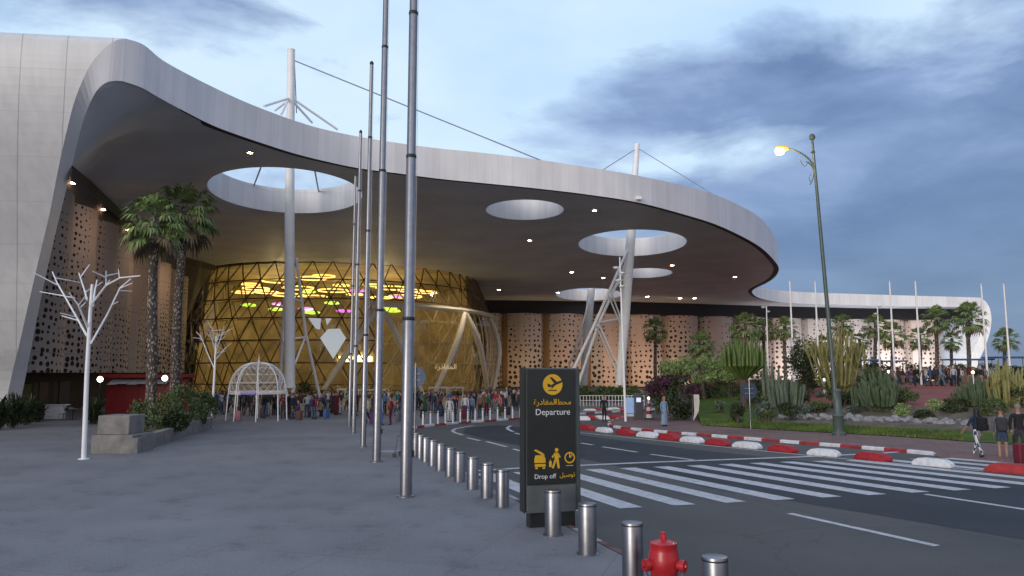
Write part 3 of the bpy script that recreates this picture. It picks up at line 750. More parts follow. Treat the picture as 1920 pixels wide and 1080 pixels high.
# pavilion ceiling lamps: glowing hoops and coloured lozenges
M_hoop = lamp_mat('hoop_glow', (1, .62, .14), 2.6); M_lime = lamp_mat('lime_glow', (.5, .9, .06), 1.5); M_mag = lamp_mat('magenta_glow', (.75, .1, .9), 1.4)
HP = [(470, 533), (520, 527), (500, 548), (455, 548), (560, 540), (585, 522), (607, 518), (640, 535), (625, 545), (680, 520), (700, 535), (735, 540), (770, 545), (800, 548), (665, 552), (540, 553), (590, 556), (715, 558), (760, 556), (480, 541), (530, 545), (612, 533), (656, 527), (745, 550), (780, 538), (693, 548)]
for i, (x, y) in enumerate(HP[:20]):
    p = dp(x, y, 108+(i*7) % 17); r_ = 1.3+(i*5 % 7)*.2
    s = MB(); s.path([p+Vector((r_*cos(2*pi*k/28), r_*sin(2*pi*k/28), 0)) for k in range(29)], .1, 6); s.build('lamp_hoop', M_hoop, dome)
for x, y, m in ((467, 572, M_lime), (518, 580, M_lime), (577, 547, M_lime), (585, 586, M_lime), (623, 568, M_lime), (730, 578, M_lime), (525, 570, M_mag), (574, 579, M_mag), (645, 583, M_mag), (670, 545, M_mag), (744, 556, M_mag), (738, 583, M_lime)):
    p = dpx(x, y, -4.5); s = MB(); s.lathe([(.1, -.25), (1.0, -.12), (1.15, 0), (1.0, .12), (.1, .25)], p, 18); s.build('lamp_disc', m, dome, smooth=True)
# entrance doors and lettering at the foot
for x0, x1, y0 in ((633, 662, 730), (672, 700, 731), (805, 838, 727), (842, 868, 727), (700, 728, 731)):
    a, b = dpx(x0, y0, .4), dpx(x1, y0, .4); s = MB()
    for p in (a, b, (a+b)/2): s.box((p.x, p.y, p.z/2), (.18, .2, p.z))
    d = b-a; s.box(((a.x+b.x)/2, (a.y+b.y)/2, a.z), (d.length+.2, .2, .22), rz=atan2(d.y, d.x)); s.build('door_frame', M_white, dome)
def text_mesh(body, size, ext=.004):
    cu = bpy.data.curves.new('lettering', 'FONT'); cu.body = body; cu.size = size; cu.extrude = ext; cu.align_x = 'CENTER'; cu.align_y = 'CENTER'; cu.resolution_u = 3
    o = bpy.data.objects.new('lettering', cu); C.objects.link(o); dg = bpy.context.evaluated_depsgraph_get(); dg.update()
    me = bpy.data.meshes.new_from_object(o.evaluated_get(dg)); bpy.data.objects.remove(o); bpy.data.curves.remove(cu)
    me.name = 'lettering'; return me
def letter(name, body, size, m, parent, M, ext=.004):
    me = text_mesh(body, size, ext); me.transform(M); me.materials.clear(); me.materials.append(m)
    o = bpy.data.objects.new(name, me); C.objects.link(o)
    if parent is not None: o.parent = parent
    return o
AR_W2 = '\ufe93\ufead\ufea9\ufe8e\ufed0\ufee4\ufedf\ufe8d'; AR_W1 = '\ufe94\ufec4\ufea4\ufee3'
AR_DROP = '\ufede\ufef4\ufebb\ufeee\ufe97'
M_goldl = lamp_mat('letter_glow', (1, .8, .35), .4)
p = dpx(836, 688, .6); letter('lettering', AR_W2, 1.0, M_goldl, dome, Matrix.Translation(p)@Matrix.Rotation(radians(14), 4, 'Z')@Matrix.Rotation(pi/2, 4, 'X'), .05)
# warm lamps inside the hall
for x, y, z, e in ((-9, -6, 14, 1000), (8, -5, 14, 1000), (0, 8, 13, 1000), (-13, 4, 8, 500), (12, -9, 5, 450), (-4, -13, 4, 420), (3, 0, 8, 600)):
    l = bpy.data.lights.new('hall_lamp', 'POINT'); l.energy = e*.82; l.color = (1, .81, .43); l.shadow_soft_size = .8
    o = bpy.data.objects.new('hall_lamp', l); C.objects.link(o); o.location = (DC.x+x, DC.y+y, z)
# the canopy downlights nearest the hall throw real light on its front
for x, y, e in ((563, 415, 1800), (487, 450, 1800), (803, 445, 2200), (720, 452, 1800), (880, 500, 2200), (935, 543, 1600), (993, 450, 1600), (1072, 510, 1800)):
    l = bpy.data.lights.new('downlight_beam', 'SPOT'); l.energy = e; l.color = (1, .83, .62); l.spot_size = radians(125); l.spot_blend = .8; l.shadow_soft_size = .3
    o = bpy.data.objects.new('downlight_beam', l); C.objects.link(o); o.location = gp(x, y, ZC)-Vector((0, 0, .3))
# wash lamps at the foot of the far wall (the photo shows it floodlit, whiter towards its right end)
for x, Y, e, c in ((930, 150, 300, (1, .6, .25)), (1010, 150, 420, (1, .64, .34)), (1090, 150, 500, (1, .68, .42)), (1170, 151, 600, (1, .68, .42)), (1250, 152, 800, (1, .7, .45)), (1330, 154, 1100, (1, .76, .55)), (1420, 158, 1700, (1, .86, .76)), (1510, 162, 2600, (1, .95, .93)), (1600, 165, 3400, (.95, .96, 1)), (1690, 167, 3600, (.95, .96, 1)), (1780, 168, 3200, (.95, .96, 1))):
    l = bpy.data.lights.new('wall_washer', 'AREA'); l.energy = e*(.56 if x < 1400 else .46); l.color = c; l.size = 5; l.size_y = .6; l.shape = 'RECTANGLE'; l.spread = radians(140)
    o = bpy.data.objects.new('wall_washer', l); C.objects.link(o); q = at(x, Y, 0.6); o.location = q
    o.rotation_euler = (Vector((0, -.85, -.6))).to_track_quat('Z', 'Y').to_euler()
for Y, e in ((58, 60), (72, 75), (86, 110)):
    l = bpy.data.lights.new('side_wall_washer', 'AREA'); l.energy = e; l.color = (1, .66, .42); l.size = 4; l.spread = radians(150)
    o = bpy.data.objects.new('side_wall_washer', l); C.objects.link(o); o.location = (-33-.254*(Y-55)+4.5, Y, 14.5)
    o.rotation_euler = (Vector((.8, 0, .6))).to_track_quat('Z', 'Y').to_euler()
# ================================================================ masts carrying the canopy
def tube_obj(name, pts, r, m, parent, n=10):
    s = MB(); s.path(pts, r, n); return s.build(name, m, parent, smooth=True)
M_cable = mat('cable_steel', (.3, .32, .36), .5, .4)
def mast(label, base, cross, top, r0, r1, grp):
    th = thing('support_mast', label, 'mast', (base.x, base.y, 0), group=grp); off = Vector((base.x, base.y, 0))
    return th, off
D1 = 67.0; f1, b1, t1 = at(543, D1, 0), dp(543, 724, D1), dp(546, 95, D1)
th, off = mast('tallest white mast, rising through the largest roof opening left of centre', f1, None, t1, 0, 0, None)
c1 = dp(543, 380, D1)
tube_obj('pole', [b1-off, b1.lerp(c1, .5)-off, c1-off, t1-off], [.47, .47, .43, .34], M_mast, th, 20)
s = MB(); s.lathe([(.36, 0), (.36, .1), (.05, .1)], t1-off, 20); s.lathe([(.52, -.15), (.52, .1)], b1-off, 20); s.build('collar', M_mast, th, smooth=True)
for x in (534.5, 551.5):
    p = dp(x, 724, D1); tube_obj('foot', [p-off, at(543, D1, .55)-off], [.16, .1], M_mast, th)
s = MB(); s.rbox((0, 0, .3), (1.3, 1.0, .6), .08); s.build('plinth', M_conc, th)
for P in ([(556, 484, 67.6), (573, 625, 70), (601, 750, 73)], [(534, 560, 67.6), (529, 640, 69.5), (523, 752, 72)]):
    tube_obj('brace', [dp(*p)-off for p in P], .15, M_mast, th)
for a, b in (((552, 684, 67.5), (571, 636, 70.3)), ((552, 560, 67.3), (564, 565, 68.6)), ((548, 636, 67.2), (572, 632, 70.2)), ((533, 640, 67.4), (529, 634, 69.4))):
    tube_obj('brace', [dp(*a)-off, dp(*b)-off], .1, M_mast, th)
def roofpt(px, py): 
    p = gp(px, py, ZC+2.1); return p
for a, b in (((543, 184, D1), (495, 199, 61)), ((541, 188, D1), (516, 207, 75)), ((550, 186, D1), (633, 243, 70)), ((549, 190, D1), (585, 230, 74)), ((540, 186, D1), (528, 214, 60))):
    tube_obj('stay_tube', [dp(*a)-off, dp(*b)-off], .11, M_mast, th, 8)
tube_obj('cable', [dp(548, 112, D1)-off, dp(1015, 301, 69)-off], .06, M_cable, th, 6)
tube_obj('cable', [dp(552, 118, D1)-off, dp(556, 212, 70)-off], .05, M_cable, th, 6)
for a, b in (((489, 314, 61), (473, 356, 72)), ((590, 318, 62), (598, 362, 72))):
    tube_obj('cable', [dp(*a)-off, dp(*b)-off], .07, M_cable, th, 6)
D2 = 88.5
b2, c2, t2 = dp(1162, 722, D2), dp(1183, 440, D2), dp(1194.5, 270, D2); f2 = at(1160, D2, 0)
th, off = mast('leaning white mast right of centre with a long raking truss', f2, None, t2, 0, 0, None)
tube_obj('pole', [b2-off, dp(1172, 590, D2)-off, c2-off, t2-off], [.5, .58, .56, .3], M_mast, th, 20)
for x in (1156, 1168): tube_obj('foot', [dp(x, 722, D2)-off, at(1161, D2, .7)-off], [.16, .1], M_mast, th)
s = MB(); s.rbox((0, 0, .35), (1.4, 1.0, .7), .08); s.build('plinth', M_conc, th)
for P in ([(1176, 470, 88), (1115, 608, 84.5), (1068, 708, 82)], [(1180, 480, 88.2), (1122, 608, 88.6), (1084, 722, 89)]):
    tube_obj('truss_chord', [dp(*p)-off for p in P], .17, M_mast, th)
for a, b in (((1117, 606, 85), (1162, 597, D2)), ((1118, 610, 85), (1158, 702, D2)), ((1122, 606, 88), (1160, 690, D2)), ((1143, 548, 86), (1168, 524, D2)), ((1140, 552, 86), (1164, 610, D2)), ((1146, 548, 87.5), (1165, 600, D2))):
    tube_obj('brace', [dp(*a)-off, dp(*b)-off], .1, M_mast, th, 8)
for a, b in (((1196, 278, D2), (1340, 366, 84)), ((1191, 280, D2), (1125, 322, 84))): tube_obj('cable', [dp(*a)-off, dp(*b)-off], .05, M_cable, th, 6)
D3 = 146; f3_ = at(1093, D3, 0)
th, off = mast('farthest pale mast, behind the truss, under the low rear opening', f3_, None, None, 0, 0, None)
tube_obj('pole', [dp(1094, 722, D3)-off, dp(1101, 630, D3)-off, dp(1109, 540, D3)-off, dp(1112, 505, D3)-off], [.75, .8, .72, .6], M_mast, th, 16)
tube_obj('foot', [dp(1089, 722, D3)-off, at(1093, D3, .5)-off], .25, M_mast, th); tube_obj('foot', [dp(1099, 722, D3)-off, at(1093, D3, .5)-off], .25, M_mast, th)
for P in ([(1106, 560, 145.5), (1083, 640, 143), (1058, 712, 141)], [(1108, 570, 146), (1088, 640, 146.5), (1070, 712, 147)]): tube_obj('truss_chord', [dp(*p)-off for p in P], .18, M_mast, th, 8)
tube_obj('brace', [dp(1084, 638, 143)-off, dp(1100, 632, 146)-off], .14, M_mast, th, 8)
# fascia drain stub
s = MB(); s.rbox(dp(1198, 372, 66.2), (.5, .5, .3), .05); s.build('drain_stub', M_white, term)
# ================================================================ street furniture
def lowhalf(o): return o
# --- stainless bollards along the kerb
def bollard_mb(h=.88, r=.165):
    s = MB(); s.lathe([(r, -.02), (r, h-.02), (r*.96, h), (r*.6, h+.008), (.01, h+.01)], n=28); return s
def make_bollard(label, grp, loc):
    t_ = thing('bollard', label, 'bollard', loc, group=grp)
    bollard_mb().build('post', M_steel, t_, smooth=True)
    s = MB(); s.lathe([(.2, 0), (.2, .012), (.17, .02)], n=28); s.build('base_collar', M_steel, t_, smooth=True)
    s = MB(); s.lathe([(.168, .83), (.168, .85)], n=28, cap=False); s.build('seam_ring', M_black, t_)
    return t_
BL = ['steel bollard at the bottom edge, right of the red hydrant, only its top in view', 'shiny steel bollard just left of the red hydrant', 'steel bollard between the sign and the hydrant', 'steel bollard directly in front of the black departure sign', 'steel bollard just left of the departure sign', 'second steel bollard left of the departure sign', 'third steel bollard left of the departure sign', 'fourth steel bollard left of the departure sign', 'fifth steel bollard left of the departure sign', 'sixth steel bollard left of the departure sign', 'seventh steel bollard left of the departure sign', 'eighth steel bollard left of the departure sign', 'ninth steel bollard left of the departure sign', 'tenth steel bollard from the sign, beside the nearest flagpole', 'farthest of the thick steel bollards, beside the nearest flagpole']
G = 'thick steel bollards lining the pavement'
b0 = make_bollard(BL[0], G, boll[0])
for p, l in zip(boll[1:], BL[1:]): dup(b0, p, R.random()*6, l, G)
# --- thin bollards along the far kerb
th0 = thing('thin_bollard', 'thin pale bollard, leftmost of the row along the far painted kerb', 'bollard', gp(793, 797), group='thin bollards on the far kerb')
s = MB(); s.path([(0, 0, 0), (0, 0, .82)], .055, 10); s.build('post', M_white, th0); s = MB(); s.lathe([(.057, .7), (.057, .78)], n=10, cap=False); s.build('band', M_steel, th0)
ords = ['second', 'third', 'fourth', 'fifth', 'sixth', 'seventh', 'eighth', 'ninth', 'tenth', 'eleventh', 'twelfth', 'thirteenth', 'fourteenth']
for i in range(13):
    x = 793+(i+1)*14; y = 797-(i+1)*1.05
    dup(th0, gp(x, y), 0, f'{ords[i]} thin pale bollard from the left along the far painted kerb')
# --- tall flagpoles, left
def flagpole(label, x, y, H, r0, grp, cat='flagpole'):
    p = gp(x, y); t_ = thing('flagpole', label, cat, p, group=grp)
    s = MB(); k = [0, .28, .282, .55, .552, .8, .802, 1.0]; rr = [1, .96, .86, .84, .78, .76, .7, .68]
    s.path([(0, 0, H*a) for a in k], [r0*a for a in rr], 18); s.build('pole', M_steel, t_, smooth=True)
    for a, q in ((.281, .98), (.551, .86), (.801, .79)):
        s = MB(); s.lathe([(r0*q, H*a-.05), (r0*q*1.05, H*a), (r0*q, H*a+.05)], n=18, cap=False); s.build('collar', M_black, t_)
    s = MB(); s.lathe([(r0*1.5, 0), (r0*1.5, .03), (r0*1.02, .05)], n=20); s.build('base_flange', M_steel, t_)
    s = MB(); s.lathe([(.01, H-.02), (r0*.75, H+.02), (r0*.8, H+.1), (r0*.4, H+.18), (.01, H+.2)], n=14); s.build('finial', M_black, t_, smooth=True)
    s = MB(); s.path([(r0*.9, 0, 1.1), (r0*.62+.06, 0, H*.5), (r0*.5+.05, 0, H-.05)], .006, 4); s.build('halyard', M_white, t_)
    s = MB(); s.rbox((r0*1.0+.02, 0, 1.1), (.05, .04, .18), .01); s.build('cleat', M_black, t_)
    return t_
G = 'tall steel flagpoles on the pavement'
for x, y, yt, r_, l in ((761, 931, -180, .16, 'nearest and thickest steel flagpole, standing by the bollards'), (706, 866, -90, .155, 'second steel flagpole from the right, reaching out of the frame'), (681, 838, 122, .12, 'third steel flagpole from the right, with a dark ball tip above the roof edge'), (663, 812, 250, .115, 'fourth steel flagpole from the right, ending at the roof edge'), (655, 799, 330, .1, 'farthest thin steel flagpole, left end of the near row')):
    p = gp(x, y); H = dp(x, yt, p.y).z; flagpole(l, x, y, H, r_, G)
# --- flagpoles on the right, beyond the garden
G = 'white flagpoles beyond the garden'
nm = ['leftmost white flagpole beyond the garden, by the curl of the roof', 'white flagpole just left of the green street lamp post', 'white flagpole right of the street lamp, behind the cactus clump', 'white flagpole left of the two tallest far palms', 'white flagpole crossing the far end of the white roof', 'rightmost white flagpole, standing clear against the sky']
for (xt, yt, xb), l in zip(((1480, 530, 1489), (1528, 530, 1537), (1670, 530, 1679), (1717, 530, 1728), (1838, 535, 1853), (1883, 535, 1896)), nm):
    Y = 76; p = at(xb, Y, 2.0); q = dp(xt, yt, Y); t_ = thing('flagpole', l, 'flagpole', p, group=G); H = q.z-2.0
    s = MB(); s.path([(0, 0, 0), (0, 0, H)], [.11, .07], 10); s.build('pole', M_mast, t_, smooth=True); s = MB(); s.lathe([(.01, H), (.1, H+.08), (.01, H+.18)], n=8); s.build('finial', M_mast, t_)
# --- street lamp
lp = gp(1573, 816); lpd = lp.y; tp_ = dp(1523, 262, lpd)
sl_ = thing('street_lamp', 'tall green street lamp with one lit curved arm and ball top', 'street lamp', lp)
o = Vector((lp.x, lp.y, 0)); H = tp_.z; lean = tp_.x-lp.x
def lpz(z): return Vector((lean*z/H, 0, z))
s = MB(); s.path([lpz(z) for z in (0, .9, 1.0, 2.3, 2.5, H*.5, H*.78, H)], [.2, .19, .16, .15, .115, .1, .085, .06], 14); s.build('pole', M_green_post, sl_, smooth=True)
s = MB(); s.lathe([(.34, 0), (.34, .12), (.27, .2), (.27, .95), (.3, 1.0), (.22, 1.12), (.2, 2.2), (.23, 2.28), (.17, 2.4)], n=16); s.build('base', M_green_post, sl_, smooth=True)
s = MB(); s.lathe([(.02, -.12), (.14, -.05), (.17, .08), (.12, .2), (.02, .26)], lpz(H+.08), 14); s.build('ball_finial', M_green_post, sl_, smooth=True)
s = MB(); s.lathe([(.07, -.75), (.13, -.7), (.07, -.62)], lpz(H), 14); s.build('collar', M_green_post, sl_, smooth=True)
A = [dp(x, y, lpd)-o for x, y in ((1531, 345), (1527, 318), (1518, 300), (1503, 288), (1487, 281), (1478, 279))]
s = MB(); s.path(crom(A, 4), [.055]*21, 8); s.path(crom([dp(x, y, lpd)-o for x, y in ((1519, 346), (1525, 332), (1525, 318), (1519, 308), (1511, 303))], 4), .03, 6); s.path(crom([dp(x, y, lpd)-o for x, y in ((1517, 303), (1509, 312), (1501, 302), (1499, 294))], 4), .018, 6); s.path(crom([dp(x, y, lpd)-o for x, y in ((1521, 326), (1517, 334), (1521, 342))], 4), .018, 6); s.path([dp(1521, 309, lpd)-o, dp(1529, 309, lpd)-o], .03, 6); s.build('arm', M_green_post, sl_, smooth=True)
hd = dp(1471, 279, lpd)-o
s = MB(); s.path([hd+Vector((.24, 0, -.02)), hd+Vector((.1, 0, .02)), hd+Vector((-.12, 0, .0)), hd+Vector((-.36, 0, .06)), hd+Vector((-.5, 0, .05))], [.05, .14, .17, .13, .04], 12); hd_ = s.build('lamp_head', mat('lamp_head', (.35, .2, .04), .4, emit=(1, .45, .05), es=.5), sl_, smooth=True)
s = MB(); s.path([hd+Vector((.0, 0, -.09)), hd+Vector((-.15, 0, -.13)), hd+Vector((-.33, 0, -.13)), hd+Vector((-.48, 0, -.04))], [.06, .19, .22, .1], 12); s.build('bulb', M_glasslamp, hd_, smooth=True)
l = bpy.data.lights.new('street_lamp_light', 'POINT'); l.energy = 260; l.color = (1, .72, .35); l.shadow_soft_size = .25
ob = bpy.data.objects.new('street_lamp_light', l); C.objects.link(ob); ob.location = o+hd+Vector((-.25, -.35, -.35))
# --- slender white lamp / camera posts
def campost(label, xb, yb, xt, yt, z=0, heads=((-14, 18), (4, 44)), Y=None, r=.09):
    p = gp(xb, yb, z) if Y is None else at(xb, Y, z); q = dp(xt, yt, p.y); d = q-p; t_ = thing('camera_post', label, 'post', p, group='slender white posts with small fittings')
    s = MB(); s.path([(0, 0, 0), d*.5, d], [r, r*.8, r*.5], 10); s.build('pole', M_white, t_, smooth=True)
    for dx, dy in heads:
        h = dp(xt+dx, yt+dy, p.y)-p; on = d*(h.z/d.z)
        s = MB(); s.path([on, h], .03, 6); s.lathe([(.05, .08), (.2, .05), (.22, 0), (.12, -.1), (.02, -.12)], h, 12); s.build('fitting', M_white, t_, smooth=True)
    return t_
campost('slender white post with lamps in front of the leaning mast', 1173, 790, 1162, 482, heads=((-7, 20), (5, 30), (-3, 44), (4, 55)))
campost('white post with two small fittings left of the tall cactus clump', 1441, 690, 1437, 574, 2.0, ((-6, 2), (3, 10)), 78, .1)
campost('white post with a small fitting behind the right-hand cactus clump', 1651, 690, 1645, 572, 2.0, ((3, 2), (-3, 16)), 78, .1)
# --- departure sign
sp0 = gp(1037, 988); yaw = radians(16)
sg = thing('departure_sign', 'tall black sign with yellow plane symbol reading Departure and Drop off', 'sign', sp0, yaw)
def sx(x): return (x-1033)*.0113
def sz(y): return (989-y)*.01135
M_sign = mat('sign_black', (.017, .019, .018), .32, var=.08, sc=2); M_sgrey = mat('sign_frame', (.055, .07, .068), .45, var=.12); M_slow = mat('sign_lower', (.085, .095, .095), .5, var=.15)
M_yel = mat('sign_yellow', (.62, .36, .012), .5, var=.05); M_sw = mat('sign_white', (.62, .62, .64), .5, var=.03)
s = MB(); s.rbox((.02, .16, sz(829)), (1.24, .3, sz(698)-sz(962)), .03); s.build('cabinet', M_sgrey, sg)
s = MB(); s.rbox((-.03, -.005, sz(805)), (1.08, .05, sz(699)-sz(911)), .012); fp = s.build('front_panel', M_sign, sg)
s = MB(); s.rbox((-.03, -.005, sz(938)), (1.08, .045, sz(914)-sz(963)), .012); s.build('lower_panel', M_slow, sg)
s = MB(); s.rbox((.0, .15, .12), (1.02, .26, .34), .02); s.build('plinth', M_sign, sg)
s = MB(); s.box((-.62, .16, sz(829)), (.02, .34, sz(698)-sz(964))); s.build('side_trim', M_sign, sg)
def on(x, y, e=0): return Matrix.Translation((sx(x), -.034-e, sz(y)))@Matrix.Rotation(pi/2, 4, 'X')
def flat(name, polys, m, x, y, e=0, sc=.0113):
    s = MB()
    for P in polys:
        n = len(P); a = [Vector(((p[0])*sc+sx(x), -.033-e, -(p[1])*sc+sz(y))) for p in P]; b = [v+Vector((0, .004, 0)) for v in a]
        area = sum(P[i][0]*P[(i+1) % n][1]-P[(i+1) % n][0]*P[i][1] for i in range(n))
        if area > 0: a.reverse(); b.reverse()
        s.add(a+b, [tuple(range(n)), tuple(range(2*n-1, n-1, -1))]+[(i, n+i, n+(i+1) % n, (i+1) % n) for i in range(n)])
    return s.build(name, m, fp)
circ = lambda cx, cy, r, n=32: [(cx+r*cos(2*pi*k/n), cy+r*sin(2*pi*k/n)) for k in range(n)]
def ring(cx, cy, r, w_, a0=0, a1=360, n=30):
    o = []
    for k in range(n):
        a, b = radians(a0+(a1-a0)*k/n), radians(a0+(a1-a0)*(k+1)/n)
        o.append([(cx+r*cos(a), cy+r*sin(a)), (cx+r*cos(b), cy+r*sin(b)), (cx+(r-w_)*cos(b), cy+(r-w_)*sin(b)), (cx+(r-w_)*cos(a), cy+(r-w_)*sin(a))])
    return o
flat('symbol_disc', [circ(0, 0, 19.5)], M_yel, 1033, 728)
flat('plane_symbol', [[(-11, 0), (-8, -2), (-4, 1), (14, -7), (19, -8), (20, -6), (16, -3), (-5, 5), (-9, 5)], [(-6, -13), (-2, -14), (9, -5), (3, -2)], [(1, 1), (7, -1), (-1, 7), (-4, 8)], [(-9, 10), (8, 10), (8, 12), (-9, 12)]], M_sign, 1033, 728, .004)
letter('lettering', AR_W1, .165, M_yel, fp, on(1053, 761)); letter('lettering', AR_W2, .165, M_yel, fp, on(1018, 761)); letter('lettering', 'Departure', .185, M_sw, fp, on(1033, 779.5))
letter('lettering', 'Drop off', .135, M_sw, fp, on(1017, 897)); letter('lettering', AR_DROP, .125, M_yel, fp, on(1061, 895.5))
flat('taxi_symbol', [[(-12, -17), (-8, -19), (4, -13), (9, -9), (9, -5), (4, -8), (-6, -14)], [(-9, -8), (8, -8), (11, -1), (11, 6), (-11, 6), (-11, 0)], [(-10, 8), (11, 8), (11, 13), (-10, 13)], [(-9, 14), (-4, 14), (-4, 17), (-9, 17)], [(5, 14), (10, 14), (10, 17), (5, 17)]], M_yel, 1007, 866)
flat('walker_symbol', [circ(2, -17, 3.6, 14), [(-2, -12), (5, -12), (6, 0), (-2, 0)], [(-2, -12), (0, -9), (-6, -2), (-8, -4)], [(5, -12), (10, -4), (8, -2), (3, -8)], [(-2, 0), (2, 0), (-4, 17), (-8, 16)], [(1, 0), (6, 0), (8, 17), (4, 17), (2, 7)], [(-13, 3), (-8, 3), (-8, 14), (-13, 14)], [(-11, 0), (-10, 0), (-10, 3), (-11, 3)]], M_yel, 1038, 866)
flat('clock_symbol', ring(0, 0, 10.5, 2.4)+[[(-1.2, -8), (1.2, -8), (1.2, 0), (-1.2, 0)], [(1.2, -1.5), (4.5, -6), (6, -4.6), (1.2, 1)], [(-7, 14), (7, 14), (7, 15.2), (-7, 15.2)]], M_yel, 1066, 864)
# --- fire hydrant
hp = gp(1246, 1112); hy = thing('fire_hydrant', 'bright red fire hydrant with domed shoulders beside the bollards', 'hydrant', hp, radians(200))
s = MB(); s.lathe([(.2, -.02), (.2, .04), (.15, .06), (.15, .1), (.19, .14), (.2, .3), (.225, .36), (.235, .44), (.225, .52), (.205, .6), (.195, .68), (.2, .69), (.2, .72), (.185, .725), (.13, .745), (.055, .76), (.05, .77)], n=28); s.build('body', M_red, hy, smooth=True)
s = MB(); s.lathe([(.055, .755), (.05, .8), (.04, .84), (.045, .86), (.02, .875)], n=8); s.build('stem_nut', M_red, hy)
for a in (0, 125, 235):
    d = Vector((cos(radians(a)), sin(radians(a)), 0)); s = MB()
    s.path([d*.18+Vector((0, 0, .42)), d*.27+Vector((0, 0, .42)), d*.271+Vector((0, 0, .42)), d*.33+Vector((0, 0, .42)), d*.331+Vector((0, 0, .42)), d*.36+Vector((0, 0, .42))], [.07, .07, .09, .09, .035, .03], 14); s.build('outlet', M_red, hy, smooth=True)
    s = MB(); s.path([d*.30+Vector((0, 0, .33)), d*.27+Vector((0, 0, .27)), d*.2+Vector((0, 0, .24))], .01, 5); s.build('chain', M_steel, hy)
# --- red and white barrier blocks
def barrier_mb(Lx=1.32, w_=.46, h=.29):
    bm = bmesh.new(); P = [(-Lx/2, 0), (-Lx/2, h*.42), (-Lx*.36, h*.9), (-Lx*.25, h), (Lx*.25, h), (Lx*.36, h*.9), (Lx/2, h*.42), (Lx/2, 0)]
    a = [bm.verts.new((x, -w_/2, z)) for x, z in P]; b = [bm.verts.new((x, w_/2, z)) for x, z in P]; n = len(P)
    bm.faces.new(a); bm.faces.new(list(reversed(b)))
    for i in range(n): bm.faces.new((a[(i+1) % n], a[i], b[i], b[(i+1) % n]))
    bmesh.ops.recalc_face_normals(bm, faces=bm.faces[:]); bmesh.ops.bevel(bm, geom=bm.edges[:], offset=.03, segments=2, affect='EDGES')
    s = MB(); s.bm(bm); return s
barm = {}
for nme, m in (('r', M_redb), ('w', M_whb)):
    o_ = barrier_mb().build('road_barrier', m); barm[nme] = o_.data; bpy.data.objects.remove(o_)
front = [(1101, 806, 'r'), (1133, 810.5, 'w'), (1173, 815, 'r'), (1215, 820, 'w'), (1254, 824.5, 'r'), (1298, 829.5, 'w'), (1346, 834.5, 'r'), (1401, 840, 'w'), (1468, 847, 'r'), (1545, 854.5, 'w'), (1637, 863, 'r'), (1750, 874.5, 'w'), (1905, 888, 'r')]
farr = [(1090, 788, 'w'), (1103, 787, 'r'), (1128, 786.5, 'w'), (1157, 784.5, 'r'), (1186, 783, 'w'), (1106, 772.5, 'w'), (1122, 771.5, 'r'), (1137, 770.7, 'w'), (1162, 769, 'r'), (1150, 769.8, 'w'), (1180, 768, 'w')]
ordl = ['first', 'second', 'third', 'fourth', 'fifth', 'sixth', 'seventh', 'eighth', 'ninth', 'tenth', 'eleventh', 'twelfth', 'thirteenth']
for lst, rowname, grp in ((front, 'from the sign in the long row across the road', 'road barrier blocks in the long row'), (farr, 'in the short rows by the far turning', 'road barrier blocks by the far turning')):
    cnt = {'r': 0, 'w': 0}
    for i, (x, y, c) in enumerate(lst):
        p = gp(x, y, ZR); o_ = bpy.data.objects.new('road_barrier', barm[c]); C.objects.link(o_); o_.location = p
        nx = lst[min(i+1, len(lst)-1)]; pv = lst[max(i-1, 0)]; a, b = gp(pv[0], pv[1], ZR), gp(nx[0], nx[1], ZR)
        o_.rotation_euler = (R.uniform(-.02, .02), 0, (atan2(b.y-a.y, b.x-a.x) if lst is front else radians(-5))+R.uniform(-.09, .09))
        k = R.uniform(.94, 1.06); o_.scale = (k*(1.0 if lst is front else .95), R.uniform(.95, 1.05), R.uniform(.92, 1.05))
        if lst is front and i == 12: o_.scale = (1.35, 1.25, 1.1)
        nm_ = {'r': 'red', 'w': 'white'}[c]; cnt[c] += 1
        tag(o_, f'{ordl[cnt[c]-1]} {nm_} concrete barrier block {rowname}', 'road barrier', grp)
